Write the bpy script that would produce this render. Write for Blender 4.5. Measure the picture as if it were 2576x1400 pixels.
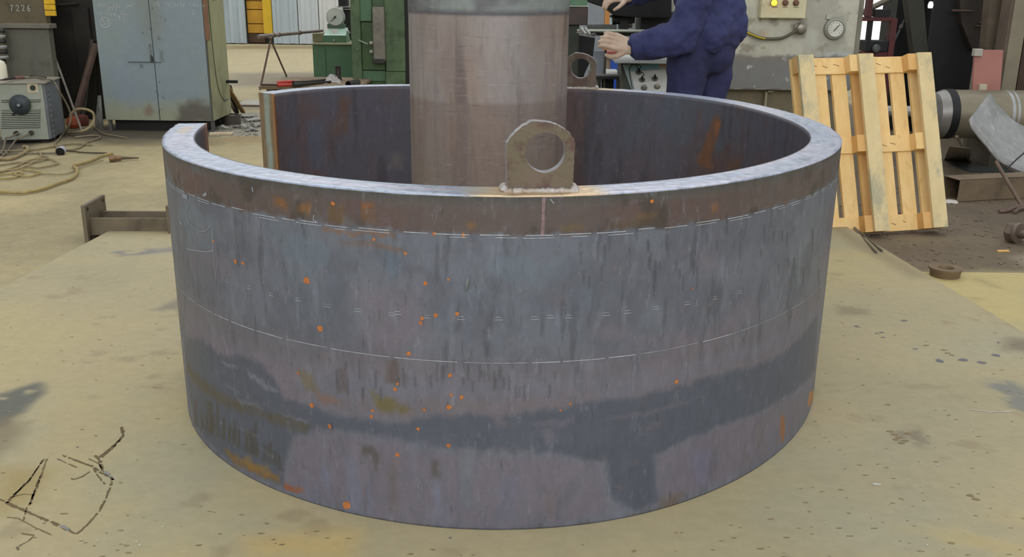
import bpy, bmesh, math, random
import numpy as np
from mathutils import Vector, Matrix

for o in list(bpy.data.objects): bpy.data.objects.remove(o)
scene = bpy.context.scene
COL = scene.collection
random.seed(7)

# ------------------------------------------------------------------ camera
F_PX, PITCH, ROLL = 2390.407, 0.298685, 0.011197
CAM = np.array([0.0, -3.513574, 1.3567])
cp, sp = math.cos(PITCH), math.sin(PITCH)
cr, sr = math.cos(ROLL), math.sin(ROLL)
_r = np.array([1, 0, 0.]); _d = np.array([0, -sp, -cp]); AF = np.array([0, cp, -sp])
AX = cr*_r - sr*_d; AY = sr*_r + cr*_d
cam_data = bpy.data.cameras.new('camera'); cam = bpy.data.objects.new('camera', cam_data); COL.objects.link(cam)
cam_data.sensor_width = 36.0; cam_data.lens = F_PX/2576*36.0; cam_data.clip_end = 200
M = Matrix(((AX[0], -AY[0], -AF[0], CAM[0]), (AX[1], -AY[1], -AF[1], CAM[1]), (AX[2], -AY[2], -AF[2], CAM[2]), (0, 0, 0, 1)))
cam.matrix_world = M
scene.camera = cam

# ------------------------------------------------------------------ light
world = bpy.data.worlds.new('hall_daylight'); scene.world = world; world.use_nodes = True
bg = world.node_tree.nodes['Background']; bg.inputs[0].default_value = (0.93, 0.97, 1.0, 1); bg.inputs[1].default_value = 0.80
def area(loc, tgt, sx, sy, power, col):
    l = bpy.data.lights.new('fill_area', 'AREA'); l.shape = 'RECTANGLE'; l.size = sx; l.size_y = sy; l.energy = power; l.color = col  # unseen soft area light; no roof opening is modelled
    o = bpy.data.objects.new('fill_area', l); COL.objects.link(o); o.location = loc
    o.rotation_euler = (Vector(tgt)-Vector(loc)).to_track_quat('-Z', 'Y').to_euler(); return o
area((0.5, 5.0, 7.5), (0, 1.0, 0), 12, 5, 170, (1.0, 0.98, 0.94))
area((0.0, -9.5, 5.5), (0, 0.0, 0.5), 14, 5, 760, (1.0, 0.985, 0.96))  # unseen light added behind the camera to brighten the ring's front
area((-2.0, 15.0, 7.5), (-2, 14.0, 0), 14, 8, 500, (1.0, 0.98, 0.92))
vs = scene.view_settings
scene.display_settings.display_device = 'sRGB'
vs.view_transform = 'Standard'; vs.look = 'None'; vs.exposure = 0.0; vs.gamma = 1.0; vs.use_curve_mapping = False

# ------------------------------------------------------------------ helpers
FLOOR = -0.06
def lin(c):
    c = np.asarray(c, float)/255.0
    return np.where(c <= 0.04045, c/12.92, ((c+0.055)/1.055)**2.4)
def ray(px, py): return AF + AX*(px-1288)/F_PX + AY*(py-700)/F_PX
def G(px, py, z=FLOOR):
    r = ray(px, py); return CAM + r*((z-CAM[2])/r[2])
def V(px, py, y):
    r = ray(px, py); return CAM + r*((y-CAM[1])/r[1])

def nz(n):  # hashed lattice value noise on 2-D arrays
    def f(u, v, seed=0):
        iu = np.floor(u).astype(np.int64); iv = np.floor(v).astype(np.int64); fu = u-iu; fv = v-iv
        fu = fu*fu*(3-2*fu); fv = fv*fv*(3-2*fv)
        def h(a, b):
            x = (a*374761393 + b*668265263 + seed*974634777) & 0x7fffffff
            x = ((x ^ (x >> 13))*1274126177) & 0x7fffffff
            x = x ^ (x >> 16)
            return (x & 0xffff)/65535.0
        return (h(iu, iv)*(1-fu)+h(iu+1, iv)*fu)*(1-fv) + (h(iu, iv+1)*(1-fu)+h(iu+1, iv+1)*fu)*fv
    return f
noise = nz(0)
def fbm(u, v, seed=0, o=4):
    s = 0; a = 0.5; t = 0
    for k in range(o):
        s = s + a*noise(u*2**k, v*2**k, seed+k*17); t += a; a *= 0.55
    return s/t
def sstep(a, b, x): t = np.clip((x-a)/(b-a), 0, 1); return t*t*(3-2*t)
def polymask(poly, X, Y, soft):
    P = np.array(poly, float); inside = np.zeros(X.shape, bool); d = np.full(X.shape, 1e9)
    for i in range(len(P)):
        x1, y1 = P[i]; x2, y2 = P[(i+1) % len(P)]
        c = ((y1 > Y) != (y2 > Y)) & (X < (x2-x1)*(Y-y1)/((y2-y1) if y2 != y1 else 1e-9)+x1); inside ^= c
        t = np.clip(((X-x1)*(x2-x1)+(Y-y1)*(y2-y1))/max((x2-x1)**2+(y2-y1)**2, 1e-12), 0, 1)
        d = np.minimum(d, np.hypot(X-x1-t*(x2-x1), Y-y1-t*(y2-y1)))
    sd = np.where(inside, -d, d)
    return 1-sstep(-soft, soft, sd)
def mixc(C, col, m): return C*(1-m[..., None]) + np.asarray(col, float)*m[..., None]

# ---- materials
def new_mat(name):
    m = bpy.data.materials.new(name); m.use_nodes = True; nt = m.node_tree; b = nt.nodes['Principled BSDF']; return m, nt, b
def N(nt, t, **k):
    n = nt.nodes.new(t)
    for a, v in k.items(): setattr(n, a, v)
    return n
def noise_node(nt, scale, detail=5, rough=0.6, stretch=(1, 1, 1), coord='Object'):
    tc = N(nt, 'ShaderNodeTexCoord'); mp = N(nt, 'ShaderNodeMapping'); mp.inputs['Scale'].default_value = stretch
    nn = N(nt, 'ShaderNodeTexNoise'); nn.inputs['Scale'].default_value = scale; nn.inputs['Detail'].default_value = detail; nn.inputs['Roughness'].default_value = rough
    nt.links.new(tc.outputs[coord], mp.inputs[0]); nt.links.new(mp.outputs[0], nn.inputs[0]); return nn
def ramp(nt, src, a, b, ca=(0, 0, 0, 1), cb=(1, 1, 1, 1)):
    r = N(nt, 'ShaderNodeValToRGB'); r.color_ramp.elements[0].position = a; r.color_ramp.elements[1].position = b
    r.color_ramp.elements[0].color = ca; r.color_ramp.elements[1].color = cb
    nt.links.new(src, r.inputs[0]); return r
def L4(c): v = lin(c); return (float(v[0]), float(v[1]), float(v[2]), 1)
def mixn(nt, fac, a, b, mode='MIX'):
    m = N(nt, 'ShaderNodeMix', data_type='RGBA', blend_type=mode)
    if isinstance(fac, (int, float)): m.inputs[0].default_value = fac
    else: nt.links.new(fac, m.inputs[0])
    for i, s in ((6, a), (7, b)):
        if isinstance(s, tuple): m.inputs[i].default_value = s
        else: nt.links.new(s, m.inputs[i])
    return m.outputs[2]
def bump(nt, b, src, strength, dist=0.002):
    bp = N(nt, 'ShaderNodeBump'); bp.inputs['Strength'].default_value = strength; bp.inputs['Distance'].default_value = dist
    nt.links.new(src, bp.inputs['Height']); nt.links.new(bp.outputs[0], b.inputs['Normal'])
_mc = {}
def mat(c1, c2=None, rough=0.6, metal=0.0, scale=6, dirt=None, dscale=3, damt=(0.55, 0.7), stretch=(1, 1, 1), bmp=0.15, spec=0.4):
    """two-tone grunge: base c1/c2 by noise, dirt colour in blotches"""
    key = (tuple(c1), tuple(c2) if c2 else None, rough, metal, scale, tuple(dirt) if dirt else None, dscale, damt, stretch, bmp)
    if key in _mc: return _mc[key]
    m, nt, b = new_mat('paint_%d' % len(_mc))
    c2 = c2 or tuple(int(x*0.88) for x in c1)
    n1 = noise_node(nt, scale, 6, 0.65, stretch)
    r1 = ramp(nt, n1.outputs[0], 0.35, 0.65, L4(c1), L4(c2)); out = r1.outputs[0]
    if dirt:
        n2 = noise_node(nt, dscale, 8, 0.72, stretch); r2 = ramp(nt, n2.outputs[0], *damt)
        out = mixn(nt, r2.outputs[0], out, L4(dirt))
    nt.links.new(out, b.inputs['Base Color'])
    b.inputs['Roughness'].default_value = rough; b.inputs['Metallic'].default_value = metal; b.inputs['Specular IOR Level'].default_value = spec
    n3 = noise_node(nt, scale*9, 4, 0.6, stretch); bump(nt, b, n3.outputs[0], bmp)
    _mc[key] = m; return m
def glow(c, s):
    m, nt, b = new_mat('light_source'); b.inputs['Base Color'].default_value = L4(c); b.inputs['Emission Color'].default_value = L4(c); b.inputs['Emission Strength'].default_value = s; return m
def painted(name, rough=0.5, metal=0.0, fine=60, famt=0.35, stretch=(1, 1, 1), bmp=0.2, bdist=0.001, spec=0.4, attr_rough=False):
    m, nt, b = new_mat(name)
    at = N(nt, 'ShaderNodeAttribute', attribute_name='Col')
    n1 = noise_node(nt, fine, 6, 0.7, stretch)
    r = ramp(nt, n1.outputs[0], 0.3, 0.7, (1-famt,)*3+(1,), (1+famt*0.8,)*3+(1,))
    out = mixn(nt, 1.0, at.outputs['Color'], r.outputs[0], 'MULTIPLY')
    nt.links.new(out, b.inputs['Base Color'])
    b.inputs['Roughness'].default_value = rough; b.inputs['Metallic'].default_value = metal; b.inputs['Specular IOR Level'].default_value = spec
    if attr_rough:
        mr = N(nt, 'ShaderNodeMapRange'); nt.links.new(at.outputs['Alpha'], mr.inputs[0]); mr.inputs[3].default_value = rough; mr.inputs[4].default_value = 0.38
        nt.links.new(mr.outputs[0], b.inputs['Roughness'])
        mm = N(nt, 'ShaderNodeMapRange'); nt.links.new(at.outputs['Alpha'], mm.inputs[0]); mm.inputs[3].default_value = metal; mm.inputs[4].default_value = 0.75
        nt.links.new(mm.outputs[0], b.inputs['Metallic'])
    bump(nt, b, n1.outputs[0], bmp, bdist)
    return m

# ---- object plumbing
def tag(o, label=None, cat=None, group=None, kind=None):
    if label: o['label'] = label
    if cat: o['category'] = cat
    if group: o['group'] = group
    if kind: o['kind'] = kind
    return o
def thing(name, loc, label, cat, group=None):
    o = bpy.data.objects.new(name, None); COL.objects.link(o); o.location = [float(v) for v in loc]; o.empty_display_size = 0.1
    return tag(o, label, cat, group)
def world_of(p):
    v = np.zeros(3)
    while p is not None: v = v+np.array(p.location); p = p.parent
    return v
class MB:
    def __init__(s): s.v = []; s.f = []
    def add(s, vs, fs):
        k = len(s.v); s.v += [tuple(float(c) for c in p) for p in vs]; s.f += [tuple(i+k for i in f) for f in fs]; return s
    def obox(s, o, ax, lo, hi):
        o = np.asarray(o, float); ax = [np.asarray(a, float) for a in ax]
        vs = [o+ax[0]*x+ax[1]*y+ax[2]*z for z in (lo[2], hi[2]) for y in (lo[1], hi[1]) for x in (lo[0], hi[0])]
        return s.add(vs, [(0, 2, 3, 1), (4, 5, 7, 6), (0, 1, 5, 4), (2, 6, 7, 3), (0, 4, 6, 2), (1, 3, 7, 5)])
    def box(s, lo, hi): return s.obox((0, 0, 0), ((1, 0, 0), (0, 1, 0), (0, 0, 1)), lo, hi)
    def fbox(s, x0, x1, y0, y1, Y, dep, z0=None, z1=None):
        """upright box whose front stands at depth Y; pixel extents give its size"""
        ym = (y0+y1)/2; xm = (x0+x1)/2
        a = V(x0, ym, Y)[0]; b = V(x1, ym, Y)[0]
        zt = V(xm, y0, Y)[2] if z1 is None else z1; zb = V(xm, y1, Y)[2] if z0 is None else z0
        return s.box((a, Y, zb), (b, Y+dep, zt))
    def tube(s, pts, r, seg=8, caps=True, closed=False):
        P = [np.asarray(p, float) for p in pts]; n = len(P); R = r if hasattr(r, '__len__') else [r]*n
        prev = None; vs = []
        for i in range(n):
            if closed: d = P[(i+1) % n]-P[i-1]
            else: d = P[min(i+1, n-1)]-P[max(i-1, 0)]
            d = d/(np.linalg.norm(d)+1e-12)
            if prev is None:
                a = np.cross(d, (0, 0, 1.)); a = a if np.linalg.norm(a) > 1e-3 else np.cross(d, (0, 1., 0))
            else: a = prev-d*np.dot(prev, d)
            a = a/np.linalg.norm(a); prev = a; b = np.cross(d, a)
            for k in range(seg):
                t = 2*math.pi*k/seg; vs.append(P[i]+R[i]*(a*math.cos(t)+b*math.sin(t)))
        fs = []
        for i in range(n if closed else n-1):
            j = (i+1) % n
            for k in range(seg): fs.append((i*seg+k, i*seg+(k+1) % seg, j*seg+(k+1) % seg, j*seg+k))
        if caps and not closed: fs.append(tuple(range(seg))[::-1]); fs.append(tuple((n-1)*seg+k for k in range(seg)))
        return s.add(vs, fs)
    def lathe(s, prof, o, axis=(0, 0, 1), seg=24, closed=False):
        """prof: (radius, height) along axis"""
        o = np.asarray(o, float); w = np.asarray(axis, float); w = w/np.linalg.norm(w)
        u = np.cross(w, (0, 0, 1.)); u = u if np.linalg.norm(u) > 1e-3 else np.array([1., 0, 0]); u = u/np.linalg.norm(u); v = np.cross(w, u)
        vs = []; n = len(prof)
        for (r, h) in prof:
            for k in range(seg): t = 2*math.pi*k/seg; vs.append(o+w*h+max(r, 1e-5)*(u*math.cos(t)+v*math.sin(t)))
        fs = []
        for i in range(n if closed else n-1):
            j = (i+1) % n
            for k in range(seg): fs.append((i*seg+k, i*seg+(k+1) % seg, j*seg+(k+1) % seg, j*seg+k))
        if not closed: fs.append(tuple(range(seg))[::-1]); fs.append(tuple((n-1)*seg+k for k in range(seg)))
        return s.add(vs, fs)
    def prism(s, poly, o, u, v, w, d0, d1):
        o, u, v, w = [np.asarray(a, float) for a in (o, u, v, w)]; n = len(poly)
        vs = [o+u*a+v*b+w*d0 for a, b in poly]+[o+u*a+v*b+w*d1 for a, b in poly]
        fs = [tuple(range(n))[::-1], tuple(range(n, 2*n))]+[(i, (i+1) % n, n+(i+1) % n, n+i) for i in range(n)]
        return s.add(vs, fs)
    def ribbon(s, pts, nrm, w, lift=0.001, jag=0.0):
        P = [np.asarray(p, float) for p in pts]; nrm = np.asarray(nrm, float); vs = []
        for i, p in enumerate(P):
            d = P[min(i+1, len(P)-1)]-P[max(i-1, 0)]; nn = nrm[i] if nrm.ndim == 2 else nrm
            c = np.cross(nn, d); c = c/(np.linalg.norm(c)+1e-12); ww = (w[i] if hasattr(w, '__len__') else w)/2
            vs += [p+c*ww*(1+random.uniform(-jag, jag))+nn*lift, p-c*ww*(1+random.uniform(-jag, jag))+nn*lift]
        return s.add(vs, [(2*i, 2*i+1, 2*i+3, 2*i+2) for i in range(len(P)-1)])
    def blob(s, c, u, v, n, rx, ry, k=9, jag=0.35, lift=0.001):
        c, u, v, n = [np.asarray(a, float) for a in (c, u, v, n)]; vs = [c+n*lift]
        for i in range(k):
            t = 2*math.pi*i/k; q = 1+random.uniform(-jag, jag); vs.append(c+u*rx*q*math.cos(t)+v*ry*q*math.sin(t)+n*lift)
        return s.add(vs, [(0, i+1, (i+1) % k+1) for i in range(k)])
    def build(s, name, m, parent=None, smooth=False, bevel=0, origin=None):
        me = bpy.data.meshes.new(name); off = world_of(parent) if parent is not None else (np.array(origin, float) if origin is not None else np.zeros(3))
        me.from_pydata([tuple(np.array(p)-off) for p in s.v], [], s.f); me.update()
        b_ = bmesh.new(); b_.from_mesh(me); bmesh.ops.recalc_face_normals(b_, faces=b_.faces); b_.to_mesh(me); b_.free()
        me.materials.append(m); o = bpy.data.objects.new(name, me); COL.objects.link(o)
        if parent is not None: o.parent = parent
        else: o.location = [float(c) for c in off]
        if smooth:
            for p in me.polygons: p.use_smooth = True
            try: me.set_sharp_from_angle(angle=math.radians(smooth if smooth is not True else 40))
            except Exception: pass
        if bevel:
            bm_ = o.modifiers.new('bevel', 'BEVEL'); bm_.width = bevel; bm_.segments = 2; bm_.limit_method = 'ANGLE'; bm_.angle_limit = math.radians(40)
        return o
def grid_obj(name, P, C, m, parent=None, wrap=False, smooth=True, alpha=None, extra=None):
    """P (ni,nj,3), C (ni,nj,3) sRGB 0-255. wrap closes j."""
    ni, nj = P.shape[:2]; off = world_of(parent) if parent is not None else np.zeros(3)
    idx = np.arange(ni*nj).reshape(ni, nj)
    if wrap: a = idx[:-1, :]; b = np.roll(idx, -1, 1)[:-1, :]; c = np.roll(idx, -1, 1)[1:, :]; d = idx[1:, :]
    else: a = idx[:-1, :-1]; b = idx[:-1, 1:]; c = idx[1:, 1:]; d = idx[1:, :-1]
    Fq = np.stack([a, b, c, d], -1).reshape(-1, 4); VV = P.reshape(-1, 3)-off; CC = C.reshape(-1, 3)
    AA = (alpha if alpha is not None else np.zeros((ni, nj))).reshape(-1)
    if extra:
        for (P2, C2, A2) in extra:
            k = len(VV); n2, m2 = P2.shape[:2]; i2 = np.arange(n2*m2).reshape(n2, m2)+k
            Fq = np.concatenate([Fq, np.stack([i2[:-1, :-1], i2[:-1, 1:], i2[1:, 1:], i2[1:, :-1]], -1).reshape(-1, 4)])
            VV = np.concatenate([VV, P2.reshape(-1, 3)-off]); CC = np.concatenate([CC, C2.reshape(-1, 3)]); AA = np.concatenate([AA, A2.reshape(-1)])
    me = bpy.data.meshes.new(name); me.vertices.add(len(VV)); me.vertices.foreach_set('co', VV.astype(np.float32).ravel())
    me.loops.add(Fq.size); me.loops.foreach_set('vertex_index', Fq.astype(np.int32).ravel())
    me.polygons.add(len(Fq)); me.polygons.foreach_set('loop_start', np.arange(0, Fq.size, 4, dtype=np.int32)); me.polygons.foreach_set('loop_total', np.full(len(Fq), 4, np.int32))
    if smooth: me.polygons.foreach_set('use_smooth', np.ones(len(Fq), bool))
    me.update(calc_edges=True); me.validate()
    at = me.color_attributes.new('Col', 'FLOAT_COLOR', 'POINT')
    at.data.foreach_set('color', np.concatenate([lin(np.clip(CC, 0, 255)), AA[:, None]], 1).astype(np.float32).ravel())
    me.materials.append(m); o = bpy.data.objects.new(name, me); COL.objects.link(o)
    if parent is not None: o.parent = parent
    return o

# =================================================================== STRUCTURE
# ---- shop floor
xs = np.concatenate([np.linspace(-30, -9, 22)[:-1], np.linspace(-9, 9, 300), np.linspace(9, 30, 22)[1:]])
ys = np.concatenate([np.linspace(-8, -1, 10)[:-1], np.linspace(-1, 8, 190), 8+14*np.linspace(0, 1, 90)[1:]**1.3, [26, 30]])
X, Y = np.meshgrid(xs, ys); 
C = np.empty(X.shape+(3,)); C[:] = (162, 150, 115)
C = mixc(C, (150, 139, 108), sstep(0.4, 0.7, fbm(X*1.1, Y*1.1, 3)))
C = mixc(C, (176, 161, 122), sstep(0.5, 0.75, fbm(X*0.6, Y*0.6, 9)))
C = mixc(C, (184, 172, 140), sstep(6.5, 10, Y)*sstep(2.0, -2, X)*0.8)
WX = X+0.25*(fbm(X*2, Y*2, 31)-0.5); WY = Y+0.35*(fbm(X*2, Y*2, 41)-0.5)
def gp(poly): return [tuple(G(a, b)[:2]) for a, b in poly]
def fpaint(poly, col, soft, amt=1.0, ns=None):
    global C
    m = polymask(gp(poly), WX, WY, soft)*amt
    if ns: m = m*sstep(ns[1], ns[2], fbm(X*ns[0], Y*ns[0], 77))
    C = mixc(C, col, m)
fpaint([(-400, 500), (0, 345), (150, 330), (300, 312), (540, 300), (560, 335), (520, 352), (380, 355), (300, 360), (180, 345), (60, 372), (-300, 560)], (84, 78, 67), 0.12)
fpaint([(250, 345), (520, 350), (560, 362), (430, 372), (280, 362)], (120, 109, 84), 0.1, 0.8)
fpaint([(530, 295), (640, 280), (900, 290), (900, 345), (540, 345)], (138, 134, 124), 0.15, 0.9)
fpaint([(525, 345), (900, 345), (900, 362), (530, 360)], (140, 122, 88), 0.15, 0.8)
fpaint([(560, 184), (1500, 176), (1500, 214), (560, 216)], (140, 131, 114), 0.5)
fpaint([(560, 254), (700, 254), (700, 272), (560, 272)], (118, 107, 92), 0.2)
fpaint([(560, 116), (900, 114), (900, 122), (560, 124)], (150, 135, 102), 0.4)
fpaint([(1380, 400), (1380, 215), (1480, 190), (1600, 230), (2100, 250), (2400, 330), (3600, 340), (3600, 680), (2576, 682), (2398, 686), (2300, 690), (2080, 560), (2080, 420)], (104, 92, 76), 0.12)
fpaint([(2380, 520), (2800, 500), (2800, 600), (2500, 570)], (88, 76, 63), 0.15, 0.7, (1.5, 0.35, 0.6))
fpaint([(2230, 600), (2500, 600), (2480, 660), (2330, 668)], (126, 112, 90), 0.2, 0.7, (2.5, 0.35, 0.6))
fpaint([(2520, 640), (2600, 640), (2620, 668), (2540, 664)], (160, 150, 135), 0.08, 0.6)
sp_ = fbm(X*9, Y*9, 55, 3); C = C*(1+0.10*(sp_-0.5))[..., None]
P = np.stack([X, Y, FLOOR+0*X], -1)
m_floor = painted('floor_dust', 0.75, 0, 14, 0.12, bmp=0.15, bdist=0.002, spec=0.25)
tag(grid_obj('floor', P, C, m_floor), kind='structure')

# ---- back wall: ribbed sheet panels standing in a row
wall = tag(MB().box((-22, 20.35, FLOOR), (26, 20.5, 8)).build('wall_back', mat((120, 124, 124), (104, 108, 108), 0.8)), kind='structure')
pm = [mat(c, d, 0.55, 0, 1.3, dirt=(150, 158, 158), dscale=1.2, stretch=(4, 4, 0.4)) for c, d in (((176, 188, 194), (160, 172, 178)), ((196, 202, 204), (180, 188, 194)), ((208, 208, 202), (190, 194, 196)))]
def wall_panel(x0, x1, k, z1=4.2):
    b = MB().box((x0+0.01, 20.05, FLOOR+0.02), (x1-0.01, 20.1, z1)); n = max(2, int((x1-x0)/0.22))
    for i in range(n):
        c = x0+(i+0.5)*(x1-x0)/n; b.prism([(-0.06, 0), (0.06, 0), (0.035, 0.035), (-0.035, 0.035)], (c, 20.05, FLOOR+0.03), (1, 0, 0), (0, -1, 0), (0, 0, 1), 0, z1-FLOOR-0.05)
    o = b.build('panel', pm[k % 3], wall); return o
XA = V(617, 60, 20)[0]; XB = V(684, 60, 20)[0]
x = XA
for k in range(7): wall_panel(x-1.35, x, k % 2); x -= 1.35
x = XB
for k, w in enumerate((0.62, 0.5, 0.62, 0.55, 0.9, 1.0, 1.0, 1.0, 1.0, 1.1)): wall_panel(x, x+w, (0, 1, 2, 2, 0, 1, 0, 2, 1, 0)[k]); x += w
# yellow steel door in the gap of the panels
dr = thing('door_1', ((XA+XB)/2, 20.2, FLOOR), None, None); dr['kind'] = 'structure'
ym = mat((196, 150, 48), (178, 130, 40), 0.6, 0, 2, dirt=(120, 84, 36), dscale=2.2, damt=(0.55, 0.75))
dx = V(622, 50, 20.2)[0]; dx2 = V(664, 50, 20.2)[0]
zz = [FLOOR+0.02] + [V(640, y, 20.2)[2] for y in (84, 60, 24, 2)] + [3.2]
for i, (a, b) in enumerate(zip(zz[:-1], zz[1:])):
    MB().box((dx, 20.2, a+0.008), (dx2, 20.26, b-0.008)).build('panel', mat((84, 62, 42), (70, 50, 36), 0.7) if i == 0 else ym, dr, bevel=0.01)
MB().box((dx2+0.01, 20.08, FLOOR+0.25), (XB-0.01, 20.25, 3.2)).build('post', mat((214, 178, 40), (196, 160, 40), 0.5, 0, 2), dr, bevel=0.01)
MB().box((XA, 20.25, FLOOR), (XB, 20.33, 3.3)).build('backing', mat((40, 34, 30)), dr)
# bright daylit window strip on the right
wn = thing('window_1', (9, 20.2, 0), None, None); wn['kind'] = 'structure'
MB().box((6.0, 20.28, FLOOR+0.1), (13.5, 20.33, 3.6)).build('pane', glow((236, 240, 240), 1.05), wn)
for xx in (6.0, 13.5): MB().box((xx-0.05, 20.15, FLOOR), (xx+0.05, 20.34, 3.6)).build('frame', mat((90, 90, 88)), wn)

# =================================================================== FLOOR PLATES
m_plate = painted('plate_dust', 0.62, 0.0, 30, 0.06, bmp=0.08, bdist=0.001, spec=0.3)
pl = thing('floor_plate', (0, 0, FLOOR), 'large dusty tan steel plate on the floor carrying the rolled ring', 'plate')
cA, cB, cC = G(290, 572, 0), G(2117, 562, 0), G(2392, 726, 0)
nx, ny = 420, 380
U, W = np.meshgrid(np.linspace(0, 1, nx), np.linspace(0, 1, ny)**0.9)
lA = G(0, 725, 0); dl = (lA-cA)/(cA[1]-lA[1]); drr = (cC-cB)/(cB[1]-cC[1])
YF = cA[1]+(cB[1]-cA[1])*U; YY = YF + (-4.2-YF)*W
Lx = cA[0]+dl[0]*(cA[1]-YY); Rx = cB[0]+drr[0]*(cB[1]-YY); XX = Lx+(Rx-Lx)*U
C = np.empty(XX.shape+(3,)); C[:] = (170, 158, 123)
C = mixc(C, (162, 152, 120), sstep(0.4, 0.7, fbm(XX*1.3, YY*1.3, 5)))
C = mixc(C, (176, 162, 120), sstep(0.5, 0.75, fbm(XX*0.9+5, YY*0.9, 8)))
C = mixc(C, (157, 154, 130), sstep(0.56, 0.8, fbm(XX*1.1, YY*1.1+9, 12))*0.6)
C = mixc(C, (132, 118, 90), sstep(0.68, 0.8, fbm(XX*7, YY*11, 15))*0.35); C = C*(1+.05*(fbm(XX*30, YY*45, 19)-.5))[..., None]
C = C*np.array([.965, .965, .975])
WX = XX+0.05*(fbm(XX*9, YY*9, 31)-0.5); WY = YY+0.05*(fbm(XX*9, YY*9, 41)-0.5)
def ppaint(poly, col, soft, amt=1.0, ns=None):
    global C
    m = polymask([tuple(G(a, b, 0)[:2]) for a, b in poly], WX, WY, soft)*amt
    if ns: m = m*sstep(ns[1], ns[2], fbm(XX*ns[0], YY*ns[0]*1.4, 77))
    C = mixc(C, col, m)
ppaint([(280, 634), (430, 622), (440, 632), (300, 645)], (116, 113, 112), 0.03, 0.85, (9, 0.2, 0.5))
ppaint([(330, 800), (400, 775), (460, 745), (470, 790), (400, 800)], (118, 112, 96), 0.03, 0.7, (5, 0.3, 0.5))
ppaint([(-40, 1000), (40, 975), (95, 965), (110, 990), (60, 1030), (20, 1070), (-60, 1090)], (98, 98, 88), 0.03, 1.0, (9, 0.25, 0.5))
ppaint([(-60, 1080), (30, 1040), (60, 1080), (-20, 1160)], (124, 110, 84), 0.04, 0.7)
ppaint([(2470, 950), (2540, 955), (2620, 1010), (2640, 1060), (2560, 1035), (2500, 990)], (112, 114, 112), 0.03, 0.75, (14, 0.25, 0.5))
ppaint([(2290, 1340), (2420, 1330), (2600, 1300), (2600, 1400), (2400, 1400)], (178, 158, 104), 0.08, 0.5, (6, 0.35, 0.6))
ppaint([(-20, 1180), (120, 1180), (80, 1260), (-20, 1300)], (150, 132, 82), 0.06, 0.7)
ppaint([(620, 1350), (900, 1335), (860, 1400), (640, 1400)], (184, 158, 100), 0.06, 0.7)
ppaint([(2540, 850), (2620, 855), (2620, 890), (2530, 880)], (112, 100, 84), 0.05, 0.7)
ppaint([(2100, 768), (2180, 775), (2190, 790), (2110, 790)], (118, 106, 84), 0.03, 0.5)
ppaint([(2080, 560), (2230, 630), (2340, 700), (2300, 700), (2150, 620)], (128, 116, 90), 0.06, 0.6)
ppaint([(2240, 1085), (2300, 1075), (2340, 1110), (2310, 1125), (2250, 1115)], (118, 108, 90), 0.03, 0.7, (20, 0.3, 0.5))
edge = np.stack([XX, YY, 0*XX], -1)
grid_obj('plate_top', edge, C, m_plate, pl)
sk = MB(); 
e = [edge[0, 0], edge[0, -1], edge[-1, -1], edge[-1, 0]]
sk.add(e+[q-np.array([0, 0, 0.06]) for q in e], [(0, 1, 5, 4), (1, 2, 6, 5), (2, 3, 7, 6), (3, 0, 4, 7), (4, 5, 6, 7)]).build('plate_edge', mat((110, 98, 76), (92, 82, 64), 0.7), pl)
# burnt / scribed strokes on the plate (bottom left), spatter
UP = np.array([0, 0, 1.])
def gl(pts, z=0.0): return [G(a, b, z) for a, b in pts]
def densify(P, step=0.008):
    out = []
    for a, b in zip(P[:-1], P[1:]):
        n = max(1, int(np.linalg.norm(b-a)/step)); out += [a+(b-a)*k/n for k in range(n)]
    return out+[P[-1]]
def stroke_seg(b, P, w, drop=0.12, jag=0.5, nrm=UP, lift=0.0008):
    P = densify(P); run = []
    for q in P:
        q = q+np.array([random.uniform(-1, 1), random.uniform(-1, 1), 0])*w*0.15
        run.append(q)
        if random.random() < drop and len(run) > 2: b.ribbon(run, nrm, [w*random.uniform(.5, 1.25) for _ in run], lift); run = []
    if len(run) > 1: b.ribbon(run, nrm, [w*random.uniform(.5, 1.25) for _ in run], lift)
def c1(l): return [(a/2.8, 900+b/2.8) for a, b in l]
marks = [
 ([(60, 1000), (200, 870), (310, 710)], .006), ([(75, 985), (150, 915), (215, 850), (300, 720)], .004), ([(205, 1040), (265, 900), (330, 710)], .006), ([(215, 1030), (240, 940), (285, 830)], .006),
 ([(40, 1015), (150, 1065), (300, 1130), (400, 1170), (490, 1215), (540, 1245)], .009), ([(190, 1050), (180, 1090), (165, 1140)], .005),
 ([(540, 1240), (620, 1170), (700, 1080), (745, 990), (780, 900), (795, 850)], .007), ([(795, 860), (770, 830), (720, 790), (700, 720), (670, 685)], .009), ([(440, 685), (560, 730), (655, 765), (700, 800), (790, 845)], .008),
 ([(405, 710), (480, 745), (540, 770)], .005), ([(630, 800), (580, 835), (520, 855), (500, 848)], .006), ([(655, 775), (690, 830), (740, 890)], .005), ([(700, 700), (760, 650), (820, 600), (870, 545), (855, 485)], .010),
 ([(720, 700), (790, 640), (850, 570)], .005), ([(625, 710), (690, 740), (720, 780)], .004), ([(50, 1120), (130, 1130), (240, 1190), (360, 1245)], .004), ([(150, 1235), (240, 1250), (200, 1290), (120, 1330), (130, 1350)], .005), ([(0, 995), (60, 1020)], .006), ([(80, 980), (160, 960), (230, 960)], .004), ([(60, 1010), (110, 960), (180, 880)], .007)]
b = MB()
for l, w in marks: stroke_seg(b, gl(c1(l)), w)
b.build('burn_mark', mat((92, 78, 52), (112, 96, 66), 0.8), pl)
b = MB()
for l, w in [([(430, 1185), (490, 1210)], .012), ([(740, 800), (790, 850)], .009), ([(120, 1335), (140, 1325)], .01)]: stroke_seg(b, gl(c1(l)), w, 0.2, lift=0.0012)
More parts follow.
